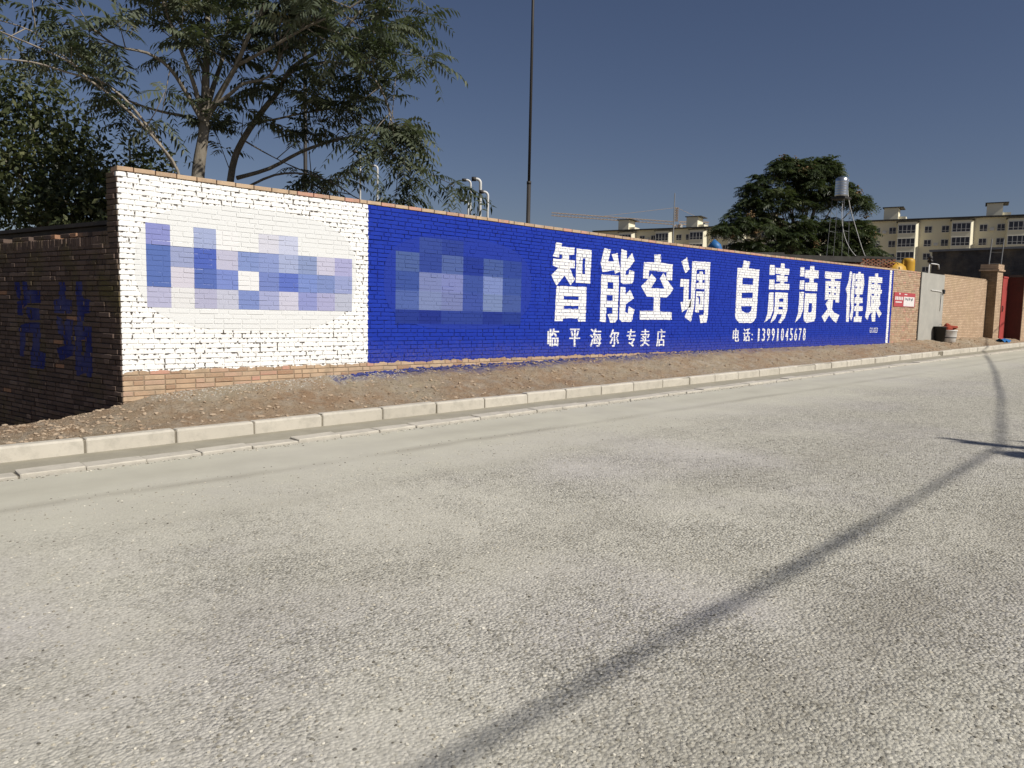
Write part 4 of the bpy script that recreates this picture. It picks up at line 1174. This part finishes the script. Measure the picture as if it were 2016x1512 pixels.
def span(label, a, b, sag, strands, n=120):
    """a loose bundle of thin strands hung between two poles"""
    a, b = Vector(a), Vector(b)
    root = thing('cable_bundle', label, 'cable', tuple(a), group='overhead cables')
    for k in range(strands):
        ph, r_ = k * 2.1, .012 + .008 * (k % 3)
        mb = MB()
        pts = []
        for i in range(n + 1):
            s_ = i / n
            p = (b - a) * s_
            p.z -= sag * 4 * s_ * (1 - s_) * (1 + .025 * math.sin(k * 1.7))
            w_ = noise.noise((s_ * 23, k * 3.3, 0))
            p.y += r_ * math.sin(s_ * 60 + ph) + .02 * w_
            p.z += r_ * math.cos(s_ * 60 + ph) + .02 * noise.noise((s_ * 19, k * 5.1, 4))
            pts.append(p)
        mb.tube(pts, .009 + .003 * (k % 2), 5)
        mb.build('strand', M['black'], root)
span('thick cable bundle running back along the road', (12.1, -7.0, 8.9), (-34, -7.4, 9.0), 0.93, 5)
span('thick cable bundle crossing towards the wall side', (12.1, -7.0, 8.9), (62, 10.2, 9.3), 0.95, 3)

# ------------------------------------------------------------------ trees
LIMBS = {  # main limbs in metres, base first
    "trunkA":[[5.6,14.54,3.25],[5.68,14.58,4.09],[5.77,14.57,4.66],[5.81,14.59,5.05],[5.86,14.63,5.78],[5.95,14.78,6.47],[6.05,14.93,7.26],[6.16,15.06,8.06]],
    "A1":[[5.81,14.57,4.94],[5.97,14.34,5.38],[6.14,13.96,5.88],[6.25,13.65,6.37],[6.43,13.42,6.87],[6.54,13.25,7.46]],
    "A2":[[5.81,14.58,5.03],[6.08,14.83,5.68],[6.37,15.05,6.35],[6.57,15.25,7.11],[6.73,15.48,7.98]],
    "A3":[[5.77,14.62,5.05],[5.63,14.54,5.48],[5.44,14.49,5.92],[5.23,14.48,6.39],[5.05,14.44,6.85],[4.93,14.32,7.29]],
    "A4":[[5.77,14.61,4.94],[5.48,14.51,5.32],[5.16,14.46,5.72],[4.77,14.43,5.89],[4.36,14.69,5.97],[4.0,14.94,6.27]],
    "A5":[[5.89,14.39,5.19],[6.1,14.09,5.42],[6.27,13.94,5.6],[6.57,13.54,5.71],[6.75,13.3,6.19],[6.97,13.15,6.69]],
    "A6":[[5.76,14.6,4.89],[5.66,15.14,5.1],[5.43,15.66,5.23],[5.12,16.11,5.39],[4.74,16.5,5.62]],
    "A7":[[5.86,14.63,5.78],[5.96,15.47,6.53],[5.92,16.14,7.16],[5.88,16.54,7.84]],
    "A8":[[6.14,13.96,5.88],[6.43,13.04,6.1],[6.79,12.45,6.39],[7.2,11.97,6.62],[7.53,11.55,6.94]],
    "stemB":[[6.72,15.84,3.36],[6.78,15.65,4.37],[6.92,15.45,4.92],[7.17,15.02,5.5],[7.3,14.66,5.8],[7.43,14.44,6.18],[7.64,14.01,6.42],[7.8,13.59,6.55],[7.95,13.21,6.83],[8.13,12.95,7.13]],
    "B2":[[7.39,14.47,6.1],[7.61,14.15,6.25],[7.89,13.61,6.28],[8.07,13.15,6.15],[8.24,12.72,6.19],[8.45,12.4,6.3]],
    "B3":[[7.06,15.23,5.26],[7.36,14.96,5.32],[7.76,14.45,5.44],[8.21,13.9,5.5],[8.49,13.33,5.26],[8.71,12.94,4.95]],
    "B4":[[6.88,15.67,4.18],[7.33,15.13,4.37],[7.7,14.55,4.67],[8.08,13.94,4.87],[8.32,13.3,4.89],[8.49,12.84,4.68],[8.64,12.53,4.45],[8.73,12.27,4.25]],
    "B5":[[6.97,15.55,3.96],[7.4,15.05,4.24],[7.8,14.54,4.26],[8.09,13.96,4.06],[8.27,13.48,3.78]],
    "B6":[[8.07,13.15,6.15],[8.26,12.8,5.93],[8.36,12.52,5.53],[8.43,12.39,5.06],[8.47,12.29,4.59]],
    "B7":[[7.8,13.59,6.55],[8.26,13.47,6.73],[8.62,13.3,7.07],[8.95,13.19,7.51]],
    "B8":[[6.92,15.45,4.92],[7.31,15.33,4.72],[7.7,15.22,4.55]],
    "C1":[[5.34,14.21,3.11],[5.2,14.32,3.95],[4.86,14.29,4.38],[4.43,14.34,4.82],[3.89,14.49,5.24],[3.53,14.56,5.33],[3.07,14.73,5.42],[2.55,14.94,5.4]],
    "C2":[[5.17,14.35,4.0],[4.8,14.36,4.54],[4.35,14.45,5.08],[3.81,14.59,5.41],[3.48,14.63,5.56],[3.02,14.82,5.74],[2.57,14.98,5.88]],
    "C3":[[3.89,14.49,5.24],[3.52,14.76,5.66],[3.14,15.01,5.99],[2.76,15.25,6.11]],
}
def unit(v):
    return v / (np.linalg.norm(v) + 1e-9)

class Leaves:
    def __init__(self):
        self.V, self.T = [], []
    def pinnate(self, o, d, L, pairs, tone, droop=0.42, lw=0.36, ll=0.30, curl=0.22):
        d = unit(np.array(d, float))
        side = unit(np.cross(d, (0, 0, 1.0)))
        if np.linalg.norm(np.cross(d, (0, 0, 1.0))) < .05:
            side = np.array((1.0, 0, 0))
        roll = rng.normal(0, .5)
        up_ = np.cross(side, d)
        side = side * math.cos(roll) + up_ * math.sin(roll)
        ts = np.linspace(.16, .97, pairs)
        t2 = np.concatenate([ts, ts])
        sg = np.concatenate([np.ones(pairs), -np.ones(pairs)])
        p = np.array(o)[None] + d[None] * (L * t2)[:, None] + np.array((0, 0, -1.0))[None] * (droop * L * t2 ** 2)[:, None]
        dd = d[None] + np.array((0, 0, -1.0))[None] * (2 * droop * t2)[:, None]
        dd /= np.linalg.norm(dd, axis=1)[:, None]
        l = L * ll * (1 - .55 * np.abs(t2 - .35)) * rng.uniform(.85, 1.15, len(t2))
        ld = side[None] * sg[:, None] * .9 + dd * .42 + rng.normal(0, .13, (len(t2), 3)) + np.array((0, 0, -.28))
        ld /= np.linalg.norm(ld, axis=1)[:, None]
        w = dd * (l * lw * .5)[:, None]
        mid = p + ld * (l * .42)[:, None]
        tip = p + ld * l[:, None] + np.array((0, 0, -1.0)) * (l * curl)[:, None]
        q = np.stack([p, mid + w, tip, mid - w], 1)
        # the rachis as a slim sliver
        e = np.array(o) + d * L + np.array((0, 0, -1.0)) * droop * L
        m_ = np.array(o) + d * L * .55 + np.array((0, 0, -1.0)) * droop * L * .3
        s3 = side * .004
        self.V.append(q)
        self.V.append(np.array([[np.array(o), m_ + s3, e, m_ - s3]]))
        self.T.append(np.full(len(q) + 1, tone) + rng.normal(0, .05, len(q) + 1))
    def rosette(self, o, out, n, L, pairs, **kw):
        a0 = rng.uniform(0, 6.28)
        base = rng.uniform(.1, .75)
        for i in range(n):
            a = a0 + i * 2.4
            el = rng.uniform(-.45, .65)
            d = np.array((math.cos(a) * math.cos(el), math.sin(a) * math.cos(el), math.sin(el))) + np.array(out) * .55
            self.pinnate(o, d, L * rng.uniform(.7, 1.15), pairs, np.clip(base + rng.normal(0, .14), 0, 1), **kw)
    def leaf(self, P, D, N, l, w, tone):
        """arrays of simple leaves: base, direction, normal"""
        sd = np.cross(D, N)
        sd /= (np.linalg.norm(sd, axis=1)[:, None] + 1e-9)
        mid = P + D * (l * .5)[:, None]
        q = np.stack([P, mid + sd * (w * .5)[:, None], P + D * l[:, None], mid - sd * (w * .5)[:, None]], 1)
        self.V.append(q); self.T.append(tone)
    def build(self, name, mat, parent):
        q = np.concatenate(self.V); t_ = np.clip(np.concatenate(self.T), 0, 1)
        n_ = len(q)
        me = bpy.data.meshes.new(name)
        me.vertices.add(n_ * 4)
        me.vertices.foreach_set('co', q.reshape(-1).astype(np.float32))
        me.loops.add(n_ * 4)
        me.loops.foreach_set('vertex_index', np.arange(n_ * 4, dtype=np.int32))
        me.polygons.add(n_)
        me.polygons.foreach_set('loop_start', np.arange(0, n_ * 4, 4, dtype=np.int32))
        me.update(calc_edges=True)
        me.validate()
        face_attr(me, 'tone', t_.astype(np.float32))
        me.materials.append(mat)
        return put(name, me, parent)

def poly_points(pts, n):
    """n points spread over the outer part of a polyline with their direction"""
    pts = [np.array(p) for p in pts]
    seg = [np.linalg.norm(b - a) for a, b in zip(pts, pts[1:])]
    tot = sum(seg)
    res = []
    for s_ in n:
        d = s_ * tot
        for i, sl in enumerate(seg):
            if d <= sl or i == len(seg) - 1:
                f = min(1, d / sl)
                res.append((pts[i] + (pts[i + 1] - pts[i]) * f, unit(pts[i + 1] - pts[i])))
                break
            d -= sl
    return res

def smooth_path(pts, k=3):
    out = []
    P = [np.array(p) for p in pts]
    for i in range(len(P) - 1):
        p0, p1, p2, p3 = P[max(i - 1, 0)], P[i], P[i + 1], P[min(i + 2, len(P) - 1)]
        for j in range(k):
            s_ = j / k
            out.append(.5 * ((2 * p1) + (-p0 + p2) * s_ + (2 * p0 - 5 * p1 + 4 * p2 - p3) * s_ ** 2 + (-p0 + 3 * p1 - 3 * p2 + p3) * s_ ** 3))
    out.append(P[-1])
    return out

def ailanthus(name, label, limbs, trunk_key, r0, leaf_L=.70, density=0.5, bark='bark', start=.3, pairs=8, group=None, to_ground=True):
    base = np.array(LIMBS[trunk_key][0])
    root = thing(name, label, 'tree', (0, 0, 0), group=group)
    lv = Leaves()
    mb_t, mb_b = MB(), MB()
    for key, ra, rb, lo, hi, nt in limbs:
        pts = smooth_path(LIMBS[key])
        if key == trunk_key and to_ground:
            pts = [np.array((base[0] - .05, base[1], -.4)), np.array((base[0] - .03, base[1], 1.5))] + pts
        n_ = len(pts)
        rad = [ra + (rb - ra) * (i / (n_ - 1)) ** .8 for i in range(n_)]
        (mb_t if key == trunk_key else mb_b).tube(pts, rad, 9)
        ss = np.sort(rng.uniform(lo, 1.0, int(nt * density)))
        for p, d in poly_points(pts, list(ss) + [1.0]):
            td = unit(d * .55 + rng.normal(0, .65, 3) + np.array((0, 0, .2)))
            tl = rng.uniform(.25, 1.0)
            q = p + td * tl * .55 + np.array((0, 0, .02))
            e = p + td * tl + np.array((0, 0, rng.uniform(-.06, .12)))
            mb_b.tube([p, q, e], [.011, .008, .005], 5)
            lv.rosette(e, td, int(rng.integers(5, 9)), leaf_L, pairs)
            if rng.random() < .6:
                lv.rosette(q, td, 3, leaf_L * .85, pairs)
    tr = mb_t.build('trunk', M[bark], root, True)
    mb_b.build('branches', M[bark], root, True)
    lv.build('crown', M['leaf'], root)
    return root

ailanthus('ailanthus_tree', 'tall ailanthus with a thick straight trunk above the white panel',
          [('trunkA', .15, .03, .55, 1, 16), ('A1', .065, .02, .35, 1, 18), ('A2', .06, .02, .35, 1, 16), ('A3', .05, .018, .35, 1, 16), ('A4', .045, .014, .4, 1, 15),
           ('A5', .04, .014, .45, 1, 14), ('A6', .04, .014, .55, 1, 8), ('A7', .035, .014, .4, 1, 12), ('A8', .035, .012, .2, 1, 20)], 'trunkA', .15)
ailanthus('ailanthus_tree', 'leaning ailanthus whose pale limb and leaves reach over the blue panel',
          [('stemB', .085, .02, .5, 1, 18), ('B2', .035, .012, .25, 1, 18), ('B3', .025, .01, .3, 1, 14), ('B4', .045, .012, .45, 1, 17), ('B5', .03, .01, .45, 1, 9),
           ('B6', .025, .01, .15, 1, 17), ('B7', .03, .01, .2, 1, 16), ('B8', .02, .008, .3, 1, 4)], 'stemB', .085)
ailanthus('bare_stemmed_tree', 'thin pale bare stems leaning away from the tall ailanthus',
          [('C1', .032, .012, .62, 1, 7), ('C2', .028, .01, .6, 1, 8), ('C3', .02, .008, .4, 1, 9)], 'C1', .03, leaf_L=.55, bark='bark_pale')

def dense_tree(name, label, blobs, base, mat, n_per, size, r_trunk, twiggy=0.0):
    root = thing(name, label, 'tree', (0, 0, 0))
    mb = MB()
    top = np.mean([b[:3] for b in blobs], 0)
    mb.tube([(base[0], base[1], -.4), (base[0] * .7 + top[0] * .3, base[1] * .7 + top[1] * .3, top[2] * .45), tuple(top)], [r_trunk, r_trunk * .7, r_trunk * .3], 9)
    mb.build('trunk', M['bark'], root, True)
    br = MB()
    lv = Leaves()
    for bx, by, bz, r in blobs:
        c = np.array((bx, by, bz))
        st = top * .4 + np.array((base[0], base[1], top[2] * .5)) * .6
        br.tube([st, (st + c) / 2 + np.array((0, 0, .2)), c], [r_trunk * .4, r_trunk * .25, .02], 6)
        n_cl = int(n_per * r * r / 14)
        for _ in range(n_cl):
            dv = unit(rng.normal(0, 1, 3))
            rad = r * rng.uniform(.5, 1.18) * (.82 + .36 * noise.noise((dv[0] * 2.2 + bx, dv[1] * 2.2, dv[2] * 2.2))) if rng.random() < .85 else r * rng.uniform(.1, .6)
            o = c + dv * rad * np.array((1, 1, .85))
            k = int(rng.integers(9, 16))
            P = o + rng.normal(0, size * 1.1, (k, 3))
            D = dv[None] * .5 + rng.normal(0, .6, (k, 3)) + np.array((0, 0, -.35))
            D /= np.linalg.norm(D, axis=1)[:, None]
            N = dv[None] * .4 + np.array((0, 0, .9)) + rng.normal(0, .45, (k, 3))
            tone = np.clip(.45 + .26 * rng.normal() + rng.normal(0, .12, k), 0, 1)
            lv.leaf(P, D, N, size * rng.uniform(.8, 1.4, k), size * rng.uniform(.42, .62, k), tone)
    br.build('branches', M['bark'], root, True)
    lv.build('crown', M[mat], root)
    return root
D_BLOBS = [[4.08, 20.21, 6.07, 1.07], [3.38, 20.75, 5.16, 1.24], [4.54, 19.68, 5.3, 0.9], [3.96, 19.4, 4.31, 1.2], [4.99, 19.16, 4.65, 0.9], [5.8, 19.07, 4.41, 0.87], [6.41, 19.22, 4.74, 0.48], [4.5, 18.11, 3.62, 0.95], [3.38, 18.44, 3.33, 0.82], [5.11, 17.52, 3.53, 0.74], [5.0, 18.6, 3.2, 1.0], [2.6, 18.8, 3.9, .9]]
dense_tree('broadleaf_tree', 'dense dark leafy tree massed behind the low side wall', D_BLOBS, (4.3, 19.6), 'leaf_dense', 1150, .155, .16)

# far ailanthus with rusty seed heads, beyond the roofs
F_BLOBS = [[45.84, 24.22, 10.32, 1.33], [44.75, 25.12, 9.35, 1.43], [48.08, 23.49, 10.38, 1.46], [47.69, 22.5, 10.53, 1.11], [48.32, 21.74, 9.29, 1.2], [48.59, 20.71, 8.61, 0.88], [44.23, 25.46, 8.23, 1.27], [45.63, 24.18, 8.58, 1.74], [48.24, 23.13, 8.78, 1.46], [43.04, 25.76, 7.2, 1.19], [44.63, 24.92, 6.98, 1.59], [46.23, 23.37, 6.71, 1.9], [47.86, 21.87, 6.91, 1.59], [49.0, 20.77, 6.79, 1.2], [42.11, 25.87, 6.67, 0.68], [45.72, 23.72, 5.75, 1.9], [47.8, 21.77, 5.81, 1.74], [46.0, 24.2, 10.9, .9], [46.9, 23.4, 10.7, 1.2], [47.0, 23.2, 9.6, 1.5], [47.9, 22.6, 11.0, .8], [44.0, 25.2, 5.6, 1.5], [49.3, 20.6, 5.6, 1.4], [46.8, 22.6, 4.6, 1.7]]
root = thing('ailanthus_tree', 'round ailanthus with rusty seed heads behind the steel water tank', 'tree', (0, 0, 0))
base = np.array((46.8, 23.2, -.3))
mb = MB(); mb.tube([tuple(base), (46.7, 23.2, 3.0), (46.5, 23.3, 5.2), (46.4, 23.5, 7.5)], [.24, .19, .15, .07], 10); mb.build('trunk', M['bark'], root, True)
br, lv, sd_ = MB(), Leaves(), []
for bx, by, bz, r_ in F_BLOBS:
    c = np.array((bx, by, bz))
    fork = np.array((46.5, 23.3, min(5.4, bz - .8)))
    br.tube([fork, (fork + c) / 2 + np.array((0, 0, -.25)), c], [.09, .055, .02], 6)
    for _ in range(int(34 * r_)):
        dv = unit(rng.normal(0, 1, 3)); dv[2] = abs(dv[2]) * .9 - .25
        o = c + dv * r_ * rng.uniform(.35, .95)
        if rng.random() < .4:
            br.tube([c + dv * r_ * .2, o], [.02, .008], 4)
        lv.rosette(o, dv, int(rng.integers(4, 7)), .7, 7, ll=.36, lw=.4)
    if rng.random() < .75:
        dv = unit(rng.normal(0, 1, 3) + np.array((-.6, -.9, .5)))
        sd_.append([(*(c + dv * r_ * .95 + rng.normal(0, .13, 3)), rng.uniform(.03, .07)) for _ in range(22)])
br.build('branches', M['bark'], root, True)
lv.build('crown', M['leaf_far'], root)
for hd in sd_:
    v, f = lumps(hd, .9, 0)
    put('seed_head', mesh('seed_head', v, f, M['seed']), root, kind='stuff')

# small compound-leaved tree between the two big crowns
root = thing('sapling', 'small feathery tree top just over the wall corner', 'tree', (0, 0, 0))
mb = MB(); mb.tube([(6.1, 19.6, -.4), (6.05, 19.6, 3), (6.04, 19.62, 5.2)], [.07, .05, .02], 8); mb.build('trunk', M['bark'], root, True)
lv = Leaves()
for _ in range(26):
    o = np.array((6.04, 19.62, 4.3)) + rng.normal(0, .42, 3) * np.array((1, 1, 1.1))
    lv.rosette(o, unit(rng.normal(0, 1, 3)), 5, .42, 8)
lv.build('crown', M['leaf'], root)

# ------------------------------------------------------------------ the apartment block far behind
UA = R(-74.2)
U = Vector((math.cos(UA), math.sin(UA), 0))        # along the facade, left to right
apt = thing('apartment_block', 'long cream apartment block with bay windows far behind the walls', 'building', (185.1, 45.1, 0), (0, 0, UA))
# local frame: x along the facade, -y towards the viewer (normal turned from the facade)
H_E = 22.85
box_part('wall', (-96, 0, -1), (24, 12, H_E), M['cream'], apt)
mb = MB(); mb.box((-96.5, -.75, H_E), (24.5, 12.5, H_E + .28)); mb.build('eave_slab', M['roof_dark'], apt)
bays = [-88.5, -78.5, -69.6, -60.0, -51.0, -42.2, -33.2, -23.1, -12.9, -2.9, 7.3, 17.5]
FLOOR = 2.88
def window_meshes(w, h, nx, transom):
    f_ = MB(); t_ = .085
    f_.box((0, -.06, 0), (w, .02, t_)); f_.box((0, -.06, h - t_), (w, .02, h))
    for i in range(nx + 1):
        x_ = (w - t_) * i / nx
        f_.box((x_, -.055, t_), (x_ + t_, .02, h - t_))
    f_.box((t_, -.05, h * transom - .03), (w - t_, .015, h * transom + .03))
    g_ = MB(); g_.box((.02, -.015, .02), (w - .02, .0, h - .02))
    return mesh('window', f_.v, f_.f, M['white_metal']), mesh('pane', g_.v, g_.f, M['glass'])
WB = window_meshes(3.38, 1.85, 4, .33)
WS = window_meshes(1.45, 1.45, 2, .3)
def window(parent, kind, x, y, z):
    o = put('window', kind[0], parent, (x, y, z))
    put('pane', kind[1], o)
rows_z = [19.85 - FLOOR * i for i in range(4)]
for bx in bays:
    mb = MB()
    q = [(bx, .1), (bx + .25, -1.95), (bx + 3.75, -1.95), (bx + 4.35, .1)]
    mb.add([(a, c, -1) for a, c in q] + [(a, c, H_E - .55) for a, c in q], [(0, 1, 5, 4), (1, 2, 6, 5), (2, 3, 7, 6), (4, 5, 6, 7)])
    mb.build('bay', M['cream_light'], apt)
    mb = MB(); mb.box((bx - .12, -2.1, H_E - .55), (bx + 4.35, .05, H_E - .38)); mb.build('bay_cap', M['roof_dark'], apt)
    for z in rows_z:
        window(apt, WB, bx + .31, -1.97, z)
gaps = sorted(bays)
for i, (a, b_) in enumerate(zip(gaps, gaps[1:])):
    lo, hi = a + 4.2, b_
    w_ = hi - lo
    for fx in ((.18, .72) if w_ > 4.6 else (.12, .6)):
        for z in rows_z:
            window(apt, WS, lo + w_ * fx, -.02, z + .15)
    for z in rows_z[:3]:
        if (i + int(z)) % 2:
            mb = MB(); mb.box((lo + w_ * .5, -.45, z + .25), (lo + w_ * .5 + .8, -.02, z + .85)); mb.build('air_conditioner', M['white_metal'], apt)
for tx in (-90.2, -71.6, -53.0, -26.2, -6.6, 13):
    mb = MB(); mb.box((tx, 2.0, H_E + .27), (tx + 2.9, 6.5, H_E + 3.1)); o = mb.build('stair_tower', M['cream_light'], apt)
    mb = MB(); mb.box((tx - .3, 1.7, H_E + 3.1), (tx + 3.9, 6.9, H_E + 3.28)); mb.build('tower_slab', M['roof_dark'], o)
    mb = MB(); mb.box((tx + 2.9, 2.6, H_E + .27), (tx + 4.4, 6.0, H_E + 1.2)); mb.build('tower_annex', M['cream_light'], o)

# drain pipe like mast in front of the block and the tower crane beyond
mb = MB(); mb.tube([(101.5, 71.7, -.4), (101.6, 71.8, 20.2)], [.16, .07], 8)
mb.build('lightning_mast', M['grey_metal'], None, label='thin grey mast standing before the cream apartment block', cat='mast')
crane = thing('tower_crane', 'orange tower crane with a long lattice jib over the roofs', 'crane', (272, 191, 0))
def lattice(name, a, b, w, n, r_):
    a, b = Vector(a), Vector(b)
    ax = (b - a).normalized()
    s1 = ax.cross(Vector((0, 0, 1)))
    if s1.length < .1:
        s1 = Vector((1, 0, 0))
    s1.normalize(); s2 = s1.cross(ax)
    cor = [(s1 * p + s2 * q) * w / 2 for p, q in ((-1, -1), (1, -1), (1, 1), (-1, 1))]
    mb = MB()
    for c in cor:
        mb.tube([a + c, b + c], r_, 4)
    for i in range(n):
        p, q = a.lerp(b, i / n), a.lerp(b, (i + 1) / n)
        for k in range(4):
            mb.tube([p + cor[k], q + cor[(k + 1) % 4]], r_ * .7, 3)
    return mb.build(name, M['crane'], crane)
lattice('tower', (0, 0, -1), (0, 0, 38.5), 1.7, 22, .14)
lattice('jib', (-.8, .8, 39.0), (-38, 35.5, 41.6), 1.2, 34, .075)
lattice('counter_jib', (.8, -.8, 39.0), (9.5, -9.6, 39.0), 1.2, 8, .1)
lattice('apex', (0, 0, 39.6), (0, 0, 45.5), .9, 6, .12)
mb = MB(); mb.tube([(0, 0, 45.4), (-22, 20.6, 41.3)], .06, 4); mb.tube([(0, 0, 45.4), (9, -9, 39.8)], .06, 4); mb.build('tie_bar', M['crane'], crane)
mb = MB(); mb.box((7, -9.5, 37.2), (9.3, -7.2, 39.0)); mb.build('counterweight', M['grey_metal'], crane)
mb = MB(); mb.box((.9, -1.6, 36.6), (2.6, -.2, 38.6)); mb.build('cab', M['white_metal'], crane)
